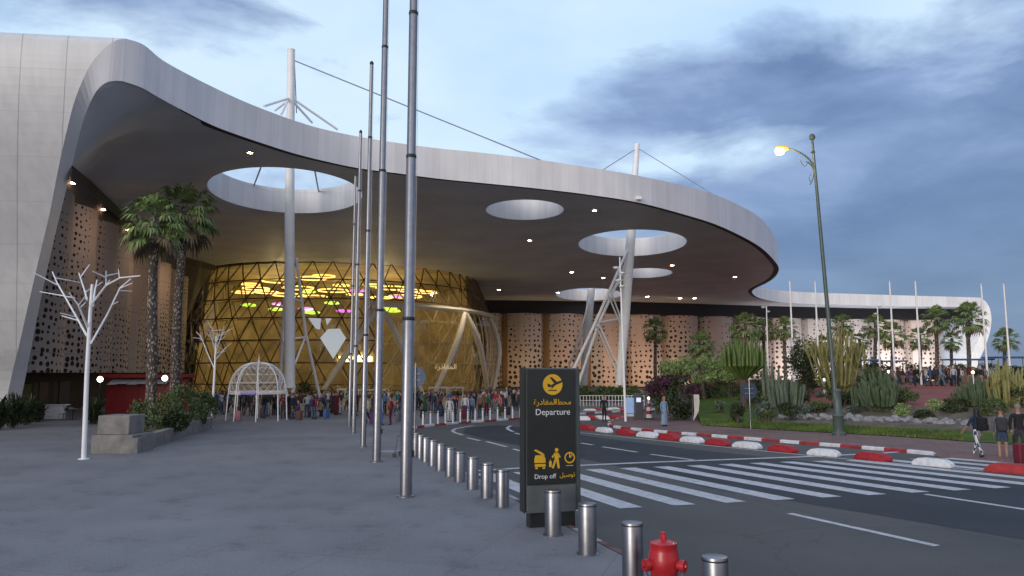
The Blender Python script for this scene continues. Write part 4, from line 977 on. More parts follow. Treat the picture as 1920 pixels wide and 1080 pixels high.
# --- white metal trees
def metal_tree(label):
    base = gp(157, 861); D = base.y; t_ = thing('metal_tree', label, 'metal tree', base, group='white metal trees')
    def q(x, y, dd=0): return dp(x, y, D+dd)-base
    s = MB(); s.path([(0, 0, 0), q(163, 700), q(169, 590), q(173, 533)], [.09, .08, .066, .052], 12); s.build('trunk', M_white, t_, smooth=True)
    s = MB(); s.lathe([(.2, 0), (.2, .02), (.12, .04)], n=16); s.build('base_plate', M_white, t_)
    B = [([(163, 630, 0), (145, 597, .6), (107, 530, 1.0), (98, 509, 1.1)], [((107, 534, 1.0), (63, 511, .6)), ((104, 521, 1), (152, 530, 1.8)), ((121, 555, .9), (75, 547, 1.5)), ((145, 595, .6), (113, 587, .1)), ((147, 601, .6), (116, 592, 1.0))]),
         ([(165, 616, 0), (147, 572, -.8), (130, 549, -1.2)], [((148, 572, -.8), (160, 556, -1.6)), ((140, 558, -1), (124, 556, -.5)), ((151, 576, -.7), (161, 567, .1))]),
         ([(170, 645, 0), (200, 592, .4), (225, 540, .8), (245, 523, 1.0)], [((226, 540, .8), (248, 531, .2)), ((224, 545, .8), (248, 546, 1.3)), ((212, 571, .6), (221, 566, 0))]),
         ([(174, 568, 0), (199, 535, -.9), (225, 521, -1.4), (263, 517, -1.8)], [((199, 535, -.9), (199, 508, -1.2)), ((198, 520, -1.1), (174, 509, -1.6)), ((200, 517, -1.1), (224, 512, -.4)), ((199, 535, -.9), (206, 525, -.2)), ((224, 521, -1.4), (222, 504, -1.5))]),
         ([(163, 562, 0), (160, 549, .7), (148, 512, 1.4)], [((151, 520, 1.3), (168, 496, 1.6)), ((161, 547, .7), (172, 540, 1.3))]),
         ([(174, 575, 0), (178, 545, .5), (182, 525, .8)], [((180, 537, .6), (192, 529, 1.2))])]
    for P, subs in B:
        pts = [q(*p) for p in P]; s = MB(); n = len(pts); s.path(pts, [.043-.022*i/(n-1) for i in range(n)], 8); br = s.build('branch', M_white, t_, smooth=True)
        for a, b in subs: s = MB(); s.path([q(*a), q(*b)], [.026, .017], 6); s.build('twig', M_white, br)
    return t_
mt = metal_tree('larger white metal tree sculpture standing on the open pavement')
dup(mt, gp(396, 801), 2.6, 'smaller white metal tree sculpture beside the domed cage', sc=.82)
# --- domed lattice pavilion
gz = thing('domed_pavilion', 'small white domed wire pavilion with a finial on the forecourt', 'pavilion', gp(481, 788))
Rg, Hc, Ht = 1.88, 1.95, 3.95
def gpt(a, u):     # u 0..1 from spring line to crown
    return Vector((Rg*cos(u*pi/2)**.8*cos(a) if u < 1 else 0, Rg*cos(u*pi/2)**.8*sin(a) if u < 1 else 0, Hc+(Ht-Hc)*sin(u*pi/2)))
for k in range(8):
    a = 2*pi*k/8+.3; s = MB(); s.path([(Rg*1.06*cos(a), Rg*1.06*sin(a), 0), (Rg*1.03*cos(a), Rg*1.03*sin(a), 1.0), (Rg*cos(a), Rg*sin(a), Hc)]+[gpt(a, u/10) for u in range(1, 11)], .036, 8); s.build('rib', M_white, gz, smooth=True)
s = MB()
for z, r_ in ((Hc, Rg), (Hc-.12, Rg)): s.path([(r_*cos(2*pi*k/40), r_*sin(2*pi*k/40), z) for k in range(41)], .035, 6)
s.build('ring_beam', M_white, gz)
s = MB()
for k in range(24):
    for sg_ in (1, -1): s.path([gpt(2*pi*k/24+sg_*u*.16, u/10) for u in range(0, 10)], .011, 4)
for u in range(2, 10, 2): s.path([gpt(2*pi*k/32, u/10) for k in range(33)], .012, 4)
s.build('wire_mesh', M_white, gz)
s = MB(); s.lathe([(.03, 0), (.09, .08), (.03, .16), (.03, .22), (.07, .28), (.02, .36), (.012, .6)], (0, 0, Ht), 10); s.build('finial', M_white, gz)
s = MB(); s.rbox((0, -Rg*1.02, Hc-.06), (1.0, .05, .16), .01); s.build('name_plate', mat('plate_blue', (.2, .2, .5), .5), gz)
# --- stone planter with the palms
pa = [gp(170, 851), gp(247, 851), gp(330, 822), gp(392, 802), gp(372, 789), gp(300, 792), gp(215, 806)]
pt = thing('stone_planter', 'long low grey stone planter around the tall palms', 'planter', (0, 0, 0))
s = MB(); wall_in = [p+Vector((-.1, .25, 0)) for p in pa]
for i in range(1, len(pa)):
    a, b = pa[i], pa[(i+1) % len(pa)]
    if i == len(pa)-1: continue
    d = b-a; nn = max(2, int(d.length/2.2))
    for k in range(nn):
        p, q_ = a.lerp(b, k/nn), a.lerp(b, (k+1)/nn); c = (p+q_)/2; s.rbox((c.x, c.y, .3), ((q_-p).length-.015, .4, .62), .02, rz=atan2(d.y, d.x))
s.build('wall', M_conc, pt)
s = MB(); s.add([Vector((p.x, p.y, .5)) for p in pa], [tuple(range(len(pa)))]); o_ = s.build('soil', M_soil, pt)
if o_.data.polygons[0].normal.z < 0: o_.data.flip_normals()
a, b = gp(169, 851), gp(247, 851); c = (a+b)/2
s = MB(); s.rbox((c.x, c.y+.9, .36), ((b-a).length, 1.8, .74), .03); s.build('corner_block', M_conc, pt)
a2, b2_ = dp(188, 815, c.y+.6), dp(247, 815, c.y+.6); s = MB(); s.rbox(((a2.x+b2_.x)/2, c.y+1.0, .73+.38), (b2_.x-a2.x, 1.3, .76), .03); s.build('top_block', M_conc, pt)
# --- red kiosk
ka, kb = gp(196, 781), gp(318, 781); kc = (ka+kb)/2
ks = thing('kiosk', 'red kiosk with a pale awning behind the planter', 'kiosk', (kc.x, kc.y+1.6, 0)); W_ = kb.x-ka.x
M_kred = mat('kiosk_red', (.24, .012, .014), .5, var=.12)
s = MB(); s.rbox((0, 0, 1.4), (W_, 3.2, 2.8), .04); s.build('body', M_kred, ks)
s = MB(); s.rbox((0, -.2, 3.0), (W_+.7, 3.9, .3), .05); s.build('roof', M_kred, ks)
s = MB()
for i in range(6):
    x0 = -W_/2+.5+i*(W_-.5)/6; s.add([(x0, -1.63, 2.75), (x0+(W_-.5)/6, -1.63, 2.75), (x0+(W_-.5)/6, -2.5, 2.38+.05*(i % 2)), (x0, -2.5, 2.38+.05*(i % 2))], [(0, 1, 2, 3), (3, 2, 1, 0)][:1])
s.build('awning', mat('awning_grey', (.45, .45, .47), .7), ks)
s = MB(); s.rbox((-W_*.1, -1.61, 1.3), (1.0, .04, 2.1), .01); s.build('door', M_kred, ks)
M_globe = lamp_mat('globe_glow', (1, .93, .82), 7)
for x, y, l in ((183, 711, 'left lit white globe lamp beside the red kiosk'), (305, 709, 'right lit white globe lamp in front of the red kiosk')):
    p = gp(x, 786); t_ = thing('globe_lamp', l, 'globe lamp', p, group='globe lamps by the kiosk'); z = dp(x, y, p.y).z
    s = MB(); s.path([(0, 0, 0), (0, 0, z-.15)], .045, 8); s.build('pole', M_black, t_); s = MB(); s.lathe([(.06, -.2), (.15, -.13), (.2, 0), (.15, .13), (.02, .2)], (0, 0, z), 14); s.build('globe', M_globe, t_, smooth=True)
# cafe counter and white low wall by the left shell
p0, p1 = gp(82, 787), gp(114, 787); q = (p0+p1)/2; cf = thing('cafe_counter', 'white counter in the shade under the left side wall', 'counter', (q.x, q.y, 0))
s = MB(); s.rbox((0, .3, .5), (p1.x-p0.x, .6, .96), .03); s.build('front', M_white, cf); s = MB(); s.rbox((.1, .28, 1.01), (p1.x-p0.x+.3, .75, .06), .02); s.build('worktop', M_white, cf)
def table_set(label, x, y):
    t_ = thing('cafe_table', label, 'table', gp(x, y)); s = MB(); s.lathe([(.36, .72), (.38, .74), (.36, .76)], n=18); s.build('tabletop', M_steel, t_); s = MB(); s.path([(0, 0, 0), (0, 0, .72)], .035, 8); s.lathe([(.24, 0), (.22, .03), (.04, .05)], n=14); s.build('pedestal', M_black, t_)
    for k, a in enumerate((.4, 2.4, 4.4)):
        c_ = thing('cafe_chair', f'{["left", "middle", "right"][k]} metal chair at the small cafe table', 'chair', gp(x, y)+Vector((.75*cos(a), .75*sin(a), 0)), a+pi/2, group='chairs at the cafe table')
        s = MB(); s.rbox((0, 0, .45), (.4, .4, .03), .01); s.build('seat', M_steel, c_)
        for i in (-1, 1):
            for j in (-1, 1): s = MB(); s.path([(i*.18, j*.18, 0), (i*.17, j*.17, .45)], .014, 6); s.build('leg', M_steel, c_)
        s = MB(); s.path([(-.18, .19, .45), (-.18, .23, .85), (.18, .23, .85), (.18, .19, .45)], .014, 6); s.rbox((0, .225, .72), (.34, .02, .18), .008); s.build('backrest', M_steel, c_)
table_set('small round metal cafe table left of the larger metal tree', 136, 787)
# --- luggage trolley beside the flagpole
tr_ = thing('luggage_trolley', 'chrome luggage trolley left behind between the two nearest flagpoles', 'trolley', gp(727, 856), radians(70))
s = MB(); s.path([(-.25, -.45, .2), (.25, -.45, .2), (.22, .5, .17), (-.22, .5, .17), (-.25, -.45, .2)], .018, 8)
for i in range(5): s.path([(-.2+.1*i, -.45, .2), (-.2+.1*i, .5, .17)], .009, 5)
s.build('deck', M_steel, tr_)
s = MB(); s.path([(-.25, -.45, .2), (-.27, -.6, 1.0), (.27, -.6, 1.0), (.25, -.45, .2)], .018, 8); s.path([(-.26, -.53, .62), (.26, -.53, .62)], .012, 6); s.path([(-.26, -.56, .82), (.26, -.56, .82)], .012, 6); s.build('handle', M_steel, tr_)
s = MB(); s.rbox((0, -.58, .88), (.42, .04, .2), .01); s.build('panel', mat('trolley_panel', (.3, .32, .36), .5), tr_)
for x, y in ((-.25, -.42), (.25, -.42), (0, .5)):
    s = MB(); s.path([(x-.02, y, .085), (x+.02, y, .085)], .085, 14); s.build('wheel', M_black, tr_)
# --- round road signs seen from behind
def roundsign(label, x, yb, yc, r_, z=0, col=(.1, .13, .18), d=None):
    p = gp(x, yb, z); t_ = thing('road_sign', label, 'road sign', p); zc = dp(x, yc, p.y).z-p.z; rr = r_*p.y/F
    s = MB(); s.path([(0, .03, -.1), (0, .03, zc+rr+.15)], .035, 8); s.build('post', M_steel, t_)
    s = MB(); s.lathe([(rr, -.015), (rr, .015)], n=28); bmM = Matrix.Rotation(radians(90), 4, 'X'); s.v = [tuple(bmM@Vector(v)+Vector((0, .085, zc))) for v in s.v]; s.build('plate', mat('sign_back_'+str(x), col, .5), t_)
    for k in (-.3, .3): s = MB(); s.rbox((0, .05, zc+k*rr), (rr*1.1, .03, .05), .008); s.build('bracket', M_steel, t_)
roundsign('grey back of a round road sign left of the black sign', 777, 852, 707, 19)
roundsign('blue grey round road sign at the lawn edge below the candelabra cactus', 1408, 805, 733, 15, 0, (.03, .05, .085))
# --- parking machine and striped post at the island tip
pm = thing('parking_machine', 'dark grey parking machine with blue screen by the dark bush', 'parking machine', gp(1197, 786))
s = MB(); s.rbox((0, 0, .9), (.55, .5, 1.8), .04); s.build('cabinet', mat('machine_grey', (.07, .07, .08), .5), pm); s = MB(); s.rbox((-.55, .1, .95), (.55, .1, 1.1), .03); s.build('side_board', mat('board_blue', (.2, .3, .45), .5, emit=(.4, .6, 1), es=.25), pm); s = MB(); s.rbox((0, -.26, 1.35), (.32, .03, .3), .01); s.build('screen', lamp_mat('screen_blue', (.5, .7, 1), .6), pm)
cn = thing('striped_post', 'red and white striped post beside the parking machine', 'traffic post', gp(1217, 786))
s = MB()
for i in range(5): s.path([(0, 0, .1+i*.25), (0, 0, .1+(i+1)*.25)], [.24-.035*i, .24-.035*(i+1)], 14, mi=i % 2)
s.build('cone', [M_kw, M_kr], cn); s = MB(); s.rbox((0, 0, .05), (.6, .6, .1), .02); s.build('base', M_black, cn); s = MB(); s.lathe([(.02, 0), (.09, .06), (.09, .16), (.02, .22)], (0, 0, 1.35), 12); s.build('lamp', lamp_mat('post_lamp', (1, .9, .8), 2), cn)
# --- white feather banner
fb = thing('feather_banner', 'white curved feather banner right of the dark purple bush', 'banner', gp(1299, 793))
zt = dp(1305, 738, gp(1300, 789).y).z
s = MB(); P = [(0.02, .12), (.2, .38), (.4, .75), (.47, zt*.75), (.45, zt), (.1, zt), (.12, .8), (.08, .45)]; n = len(P); s.add([(x, -.015, z) for x, z in P]+[(x, .015, z) for x, z in P], [tuple(range(n)), tuple(range(2*n-1, n-1, -1))]+[(i, n+i, n+(i+1) % n, (i+1) % n) for i in range(n)]); s.build('cloth', mat('banner_cloth', (.55, .5, .46), .8), fb)
s = MB(); s.path([(0, 0, -.05), (0, 0, zt)], .02, 6); s.build('pole', M_steel, fb)
# --- white railing and hedge behind the far turning
fr = thing('railing', 'low pale railing behind the far red and white blocks', 'railing', (0, 0, 0)); A = [at(x, 74, 0) for x in range(1088, 1214, 6)]
for p in A: s = MB(); s.path([(p.x, p.y, 0), (p.x, p.y, 1.05)], .03, 6); s.build('post', M_mast, fr)
s = MB()
for z in (1.03, .55): s.path([(p.x, p.y, z) for p in A], .03, 6)
s.build('rail', M_white, fr)
# ================================================================ vegetation
def m_leaf(name, a, b, rough=.6, tr=.15):
    m, t, bs = nt(name); g = N(t, 'ShaderNodeNewGeometry'); tc = N(t, 'ShaderNodeTexCoord')
    n1 = N(t, 'ShaderNodeTexNoise', i_Scale=1.7, i_Detail=3.0); L(t, tc.outputs['Object'], n1.inputs['Vector'])
    c = ramp(t, math_(t, 'ADD', math_(t, 'MULTIPLY', g.outputs['Random Per Island'], .55), math_(t, 'MULTIPLY', n1.outputs[0], .45)), [(.2, a), (.8, b)])
    L(t, c, bs.inputs['Base Color']); bs.inputs['Roughness'].default_value = rough; bs.inputs['Specular IOR Level'].default_value = .3
    bs.inputs['Subsurface Weight'].default_value = 0
    return m
M_frond = m_leaf('palm_fronds', (.075, .12, .035), (.24, .31, .11)); M_dead = m_leaf('dead_fronds', (.10, .07, .04), (.2, .14, .08))
M_bush = m_leaf('bush_leaves', (.045, .08, .028), (.13, .17, .06)); M_hedge = m_leaf('clipped_leaves', (.15, .22, .075), (.3, .39, .15)); M_darkb = m_leaf('dark_leaves', (.02, .035, .016), (.06, .08, .03))
M_purp = m_leaf('purple_blossom', (.05, .012, .03), (.12, .03, .075)); M_orange = m_leaf('orange_blossom', (.4, .12, .03), (.55, .3, .1))
def m_trunk(name, a, b, sc=9):
    m, t, bs = nt(name); tc = N(t, 'ShaderNodeTexCoord'); mp = N(t, 'ShaderNodeMapping'); mp.inputs['Scale'].default_value = (1, 1, .55); L(t, tc.outputs['Object'], mp.inputs['Vector'])
    v = N(t, 'ShaderNodeTexVoronoi', i_Scale=sc); L(t, mp.outputs[0], v.inputs['Vector'])
    L(t, ramp(t, v.outputs['Distance'], [(.1, b), (.45, a)]), bs.inputs['Base Color']); bs.inputs['Roughness'].default_value = .9
    bp = N(t, 'ShaderNodeBump', i_Strength=.8, i_Distance=.04, invert=True); L(t, v.outputs['Distance'], bp.inputs['Height']); L(t, bp.outputs[0], bs.inputs['Normal'])
    return m
M_trunk = m_trunk('palm_trunk', (.06, .045, .035), (.42, .36, .31)); M_bark = m_trunk('bark', (.09, .07, .055), (.18, .15, .12), 14)  # pale spots on the palm trunk paint strung fairy lights into the bark colour
def crown_mesh(seed, rad=1.9, n=44):
    g = random.Random(seed); s = MB(); d = MB()
    for i in range(n):
        az = i*2.399+g.uniform(-.3, .3); el = radians(80-125*(i/n)**.85+g.uniform(-10, 10)); dead = i > n*.88
        dr = Vector((cos(az)*cos(el), sin(az)*cos(el), sin(el))); Lp = rad*g.uniform(.42, .6)
        droop = .25 if el > .4 else .45
        p0 = Vector((0, 0, -.25-.5*(i/n)))+dr*.12; p1 = p0+dr*Lp*.6; p2 = p0+dr*Lp+Vector((0, 0, -droop*Lp*.4))
        T = d if dead else s
        side = dr.cross(Vector((0, 0, 1))); side = side.normalized() if side.length > .05 else Vector((1, 0, 0)); up = side.cross(dr)
        w = .018
        for q0, q1 in ((p0, p1), (p1, p2)): T.quad(q0-side*w, q0+side*w, q1+side*w*.8, q1-side*w*.8)
        fd = (p2-p1).normalized(); nb = 15
        for k in range(nb):
            a = radians(-82+164*k/(nb-1)); bl = rad*g.uniform(.42, .56)*(1-.28*abs(a))
            bd = (fd*cos(a)+side*sin(a)+up*.1*g.uniform(-1, 1)).normalized(); e = bd.cross(up).normalized()*.065
            m1 = p2+bd*bl*.6+up*(.05*rad*cos(a)); tip = p2+bd*bl+Vector((0, 0, -bl*g.uniform(.18, .5)))
            T.add([p2-e*.3, p2+e*.3, m1+e, m1-e, tip], [(0, 1, 2, 3), (3, 2, 4)])
    return s, d
crowns = []
for sd in (1, 2, 3):
    a, b = crown_mesh(sd); o1 = a.build('crown', M_frond); o2 = b.build('dead_fronds', M_dead); crowns.append((o1.data, o2.data)); bpy.data.objects.remove(o1); bpy.data.objects.remove(o2)
def palm(label, base, top, k=0, r0=.3, cs=1.0, grp='palm trees beyond the garden', name='palm_tree'):
    t_ = thing(name, label, 'palm tree', base, group=grp); h = top-base; s = MB(); g = random.Random(k+5)
    n = 22; pts = [Vector((h.x*q**1.5+.05*sin(q*7+k), h.y*q, h.z*q)) for q in [i/n for i in range(n+1)]]
    s.path(pts, [r0*(1.35 if i == 0 else 1.08 if i == 1 else 1)*(1-.22*i/n)*(1+.07*(i % 2)) for i in range(n+1)], 12); s.build('trunk', M_trunk, t_, smooth=True)
    for dta, nm_ in zip(crowns[k % 3], ('crown', 'dead_fronds')):
        o = bpy.data.objects.new(nm_, dta); C.objects.link(o); o.parent = t_; o.location = pts[-1]; o.rotation_euler = (0, 0, k*1.3); o.scale = (cs, cs, cs*.95)
    return t_
b1_ = gp(279, 803, .45); palm('left one of the two tall palms growing out of the stone planter', b1_, dp(290, 405, b1_.y), 0, .27, .98, 'tall palms in the planter')
b2p = at(323, 47.5, .45); palm('right and fuller one of the two tall palms in the stone planter', b2p, dp(346, 388, 47.5), 1, .3, 1.25, 'tall palms in the planter')
PL = [(1228, 612, 100, .3, 1.0, 'palm with its trunk in front of the pink wall, left of the clipped trees'), (1316, 640, 86, .8, 1.0, 'low dark palm above the clipped green trees'), (1398, 606, 90, 1.2, 1.15, 'bushy palm rising behind the candelabra cactus'), (1432, 612, 96, 1.4, .95, 'palm close behind the white camera post'), (1471, 610, 95, 1.5, .9, 'small palm left of the dark conifer'), (1579, 604, 104, 2, .95, 'palm partly hidden behind the street lamp post'), (1641, 606, 96, 2, 1.0, 'palm beside the white camera post over the cactus clump'), (1673, 621, 92, 2, 1.0, 'palm in front of the white wall by the middle flagpoles'), (1725, 629, 100, 2, .95, 'short palm left of the two tallest far palms'), (1756, 592, 92, 2, 1.05, 'left one of the two tallest far palms'), (1816, 588, 88, 2, 1.2, 'right one of the two tallest far palms, near the end of the roof'), (1784, 634, 108, 2, .85, 'short palm between the two tallest far palms'), (1884, 630, 98, 2, .95, 'rightmost palm, standing clear against the sky'), (1540, 640, 108, 2, .8, 'low palm behind the big yellow green cactus'), (1612, 636, 110, 2, .8, 'low palm just right of the street lamp post')]
for i, (x, y, Y, z, cs, l) in enumerate(PL): palm(l, at(x+2, Y, z), dp(x, y, Y), i+2, .24, cs)
def leaves(rx, ry, rz, n, ls, seed, clumps=14, shell=.55, asp=.5):
    g = random.Random(seed); s = MB(); cs = []
    for _ in range(clumps):
        while True:
            v = Vector((g.uniform(-1, 1), g.uniform(-1, 1), g.uniform(-1, 1)))
            if shell < v.length < 1: break
        cs.append((v, g.uniform(.22, .42)))
    for _ in range(n):
        c, r_ = g.choice(cs); v = c+Vector((g.gauss(0, 1), g.gauss(0, 1), g.gauss(0, 1)))*r_*.62
        if v.z < -1: v.z = -1+g.random()*.2
        if v.length > 1.18: v *= 1.15/v.length
        p = Vector((v.x*rx, v.y*ry, v.z*rz)); a = Vector((g.gauss(0, 1), g.gauss(0, 1), g.gauss(0, 1))).normalized(); b = a.orthogonal().normalized(); b.rotate(Matrix.Rotation(g.random()*6, 3, a)); q = ls*g.uniform(.6, 1.3)
        s.add([p-a*q, p+b*q*asp, p+a*q, p-b*q*asp], [(0, 1, 2, 3)])
    return s
def bush(name, label, cat, x, yb, yt, wpx, z, n, ls, m, seed, blossom=None, dy=1.0, grp=None, trunk=0, Y=None):
    p = gp(x, yb, z) if Y is None else at(x, Y, z); top = dp(x, yt, p.y).z; rz = (top-z-trunk)/2; rx = wpx/2/F*p.y
    t_ = thing(name, label, cat, p, group=grp)
    s = leaves(rx, rx*dy, rz, n, ls, seed); o = s.build('foliage', m, t_); o.location = (0, 0, trunk+rz)
    # stems reaching into the crown so that it does not hang free
    k = MB(); g = random.Random(seed)
    for i in range(5):
        a = g.random()*6; k.path([(0.08*cos(a), .08*sin(a), -.05), (rx*.25*cos(a), rx*.25*sin(a), trunk+rz*.5), (rx*.6*cos(a), rx*.6*dy*sin(a), trunk+rz*1.3)], [.07 if trunk else .04, .04, .015], 6)
    k.build('trunk' if trunk else 'stem', M_bark, t_)
    if blossom:
        s = leaves(rx*1.02, rx*dy*1.02, rz*.55, n//3, ls, seed+50, 10); o = s.build('blossom', blossom, t_); o.location = (0, 0, trunk+rz*1.5)
    return t_
bush('bougainvillea', 'big dark bush with purple blossom on top behind the walking figure', 'bush', 1262, 787, 708, 92, .02, 5200, .11, M_darkb, 4, M_purp, .8)
G = 'clipped green trees by the pink wall'
for i, (x, w_, l) in enumerate(((1274, 62, 'left one of the three clipped pale green trees'), (1322, 66, 'middle one of the three clipped pale green trees'), (1366, 58, 'right one of the three clipped pale green trees'))):
    bush('clipped_tree', l, 'tree', x, 752, 667, w_, .6, 5200, .12, M_hedge, 20+i, None, .8, G, 1.75)
bush('shrub', 'dark shrub below the middle clipped tree', 'shrub', 1318, 752, 722, 60, .55, 1500, .1, M_darkb, 31)
bush('shrub', 'dark conifer like shrub left of the big yellow green cactus', 'shrub', 1508, 745, 622, 48, 1.2, 4600, .1, M_darkb, 32)
bush('shrub', 'wide dark shrub at the foot of the big yellow green cactus', 'shrub', 1535, 742, 690, 70, 1.1, 2200, .1, M_darkb, 33)
bush('shrub', 'small orange flowering shrub below the big yellow green cactus', 'shrub', 1522, 731, 702, 36, 1.7, 500, .1, M_darkb, 34, M_orange)
G = 'low round shrubs on the planting bed'
for x, yb, yt, w_, m, l in ((1481, 781, 756, 40, M_darkb, 'low brownish shrub at the foot of the left cactus clump'), (1693, 782, 758, 34, M_hedge, 'low olive shrub right of the middle cactus clump'), (1728, 772, 749, 26, M_darkb, 'small dark round shrub below the red terrace'), (1762, 782, 748, 40, M_hedge, 'larger pale green round shrub below the red terrace'), (1440, 790, 768, 30, M_bush, 'low leafy shrub at the lawn edge by the round sign'), (1385, 792, 758, 34, M_darkb, 'brownish bare shrub left of the round road sign')):
    bush('low_shrub', l, 'shrub', x, yb, yt, w_, .55, 900, .07, m, int(x), None, 1, G)
for i, (x, w_) in enumerate(((1100, 44), (1128, 40), (1150, 38), (1190, 34), (1165, 30))):
    bush('hedge_bush', f'{ordl[i]} dark hedge bush from the left behind the white railing', 'bush', x, 0, 726, w_, 0, 1300, .16, M_bush, 60+i, None, .7, 'hedge bushes behind the railing', 0, 84)
G = 'shrubs in the stone planter'
for x, yb, yt, w_, m, l in ((258, 812, 752, 40, M_bush, 'small round shrub behind the top block of the planter'), (310, 806, 738, 62, M_bush, 'shrub right of the left palm trunk in the planter'), (352, 797, 722, 70, M_bush, 'tallest dense shrub at the far end of the planter'), (382, 793, 735, 40, M_bush, 'slim shrub at the tip of the planter'), (330, 808, 772, 40, M_darkb, 'low dark plant at the front edge of the planter')):
    bush('planter_shrub', l, 'shrub', x, yb, yt, w_, .45, 1900, .075, m, int(x), None, .8, G)
bush('shrub', 'dark shrub behind the seated people beside the tallest mast', 'shrub', 578, 0, 716, 52, 0, 1500, .13, M_darkb, 71, None, .8, None, 0, 82)
G = 'mixed shrubs between the cacti'
for i, (x, yb, yt, w_, z, n_, m, l) in enumerate(((1455, 758, 722, 60, 1.0, 1500, M_bush, 'broad shrub behind the grey green cactus clump'), (1500, 765, 738, 46, .8, 1100, M_darkb, 'dark low shrub right of the grey green cactus clump'), (1540, 772, 748, 44, .65, 1000, M_bush, 'loose shrub just left of the street lamp foot'), (1597, 764, 730, 46, .85, 1200, M_darkb, 'dark shrub directly behind the street lamp foot'), (1700, 752, 730, 40, 1.4, 800, M_bush, 'small shrub on the red slope right of the big cactus clump'), (1625, 745, 706, 56, 1.6, 1400, M_darkb, 'dark shrub between the two cactus clumps behind the lamp'), (1795, 778, 745, 50, .7, 1200, M_darkb, 'dense shrub left of the dark cactus clump'), (1862, 784, 748, 46, .6, 1200, M_bush, 'shrub behind the shoulder of the striped trousers person'), (1905, 772, 720, 60, .9, 1500, M_darkb, 'dark shrub at the right edge behind the tall person'), (1340, 748, 712, 90, .75, 2000, M_darkb, 'long dark shrub under the clipped trees'), (1412, 755, 716, 60, .85, 1500, M_darkb, 'dark shrub at the foot of the candelabra cactus'), (1372, 748, 640, 46, .8, 1600, M_darkb, 'tall loose dark shrub left of the candelabra cactus'), (1560, 745, 700, 50, 1.3, 1300, M_bush, 'leafy shrub under the big yellow green cactus'), (1676, 770, 735, 36, .75, 900, M_bush, 'upright shrub at the right flank of the big cactus clump'))):
    bush('shrub', l, 'shrub', x, yb, yt, w_, z, n_, .085, m, 200+i, None, .8, G)
for i, x in enumerate((1592, 1640, 1700, 1748, 1800, 1850, 1905)):
    bush('hedge_bush', f'{["leftmost", "second", "third", "fourth", "fifth", "sixth", "rightmost"][i]} dark hedge bush from the left behind the terrace crowd', 'bush', x, 0, 684, 66, 2.0, 1300, .16, M_darkb, 300+i, None, .6, 'hedge bushes behind the terrace crowd', 0, 95)
# spiky dark plants at the left edge
def spiky(label, x, yb, h, n, seed, ls=1.1, grp='spiky dark plants by the left shell', m=None, z=0):
    g = random.Random(seed); p = gp(x, yb, z); t_ = thing('spiky_plant', label, 'plant', p, group=grp); s = MB()
    for i in range(n):
        a = g.random()*6.28; el = g.uniform(.15, 1.4); d = Vector((cos(a)*cos(el), sin(a)*cos(el), sin(el))); b = Vector((g.uniform(-.25, .25), g.uniform(-.25, .25), g.uniform(0, h*.45))); l_ = ls*g.uniform(.6, 1.1); e = d.cross(Vector((0, 0, 1))).normalized()*.05
        m_ = b+d*l_*.55+Vector((0, 0, .1)); tp2 = b+d*l_+Vector((0, 0, -.25*l_*g.random())); s.add([b-e*.5, b+e*.5, m_+e, m_-e, tp2], [(0, 1, 2, 3), (3, 2, 4)])
    s.build('foliage', m or M_darkb, t_); s = MB(); s.path([(0, 0, -.05), (0, 0, h*.5)], [.16, .1], 8); s.build('stem', M_bark, t_); return t_
for i, (x, y, h, l) in enumerate(((-6, 806, 2.6, 'spiky dark plant cut by the left edge of the picture'), (22, 802, 2.7, 'tallest spiky dark plant at the foot of the white shell'), (47, 797, 2.3, 'spiky dark plant just right of the shell foot'), (66, 792, 1.5, 'lowest spiky dark plant, beside the white counter'))):
    spiky(l, x, y, h, 210, i, 1.25)
spiky('dark leafy plant beside the red kiosk, behind the larger metal tree', 176, 795, 2.2, 170, 9, 1.1, None)
M_agave = m_leaf('agave_leaves', (.07, .10, .07), (.17, .21, .15))
for i, (x, y, z, h, l) in enumerate(((1424, 786, .35, .5, 'silver green agave right of the round garden sign'), (1437, 774, .55, .6, 'silver green agave at the foot of the grey cactus clump'), (1511, 778, .55, .4, 'small agave between rocks left of the lamp foot'), (1600, 776, .6, .4, 'small agave right of the lamp foot by the rocks'), (1712, 768, .75, .5, 'agave below the red slope, right of the big clump'), (1788, 781, .6, .4, 'agave by the rocks left of the crossing people'), (1470, 746, 1.15, .7, 'taller agave behind the grey green cactus clump'), (1540, 752, 1.05, .6, 'agave in front of the big yellow green cactus'), (1350, 770, .55, .4, 'lone agave on the lawn below the clipped trees'), (1690, 745, 1.5, .6, 'agave high on the red slope beside the big clump'))):
    spiky(l, x, y, h, 90, 40+i, .75, 'agaves on the planting bed', M_agave, z)
for i, (x, yb, yt, w_, z, l) in enumerate(((1490, 752, 715, 52, 1.1, 'rounded green shrub behind the grey cactus clump'), (1580, 768, 735, 50, .75, 'rounded green shrub just behind the lamp foot'), (1640, 730, 690, 70, 2.0, 'rounded dark shrub above the big cactus clump on the terrace edge'), (1735, 788, 770, 40, .45, 'low rounded shrub between the rocks and the lawn'), (1815, 770, 728, 56, .85, 'rounded shrub behind the dark cactus clump'), (1870, 765, 715, 60, 1.0, 'rounded shrub under the yellowish cactus at the right'), (1430, 742, 690, 52, 1.0, 'loose tall shrub right of the candelabra cactus trunk'), (1905, 735, 690, 60, 2.0, 'bushy shrub on the terrace edge at the far right'))):
    bush('round_shrub', l, 'shrub', x, yb, yt, w_, z, 1500, .08, (M_bush, M_darkb)[i % 2], 400+i, None, .85, 'rounded shrubs in the garden')
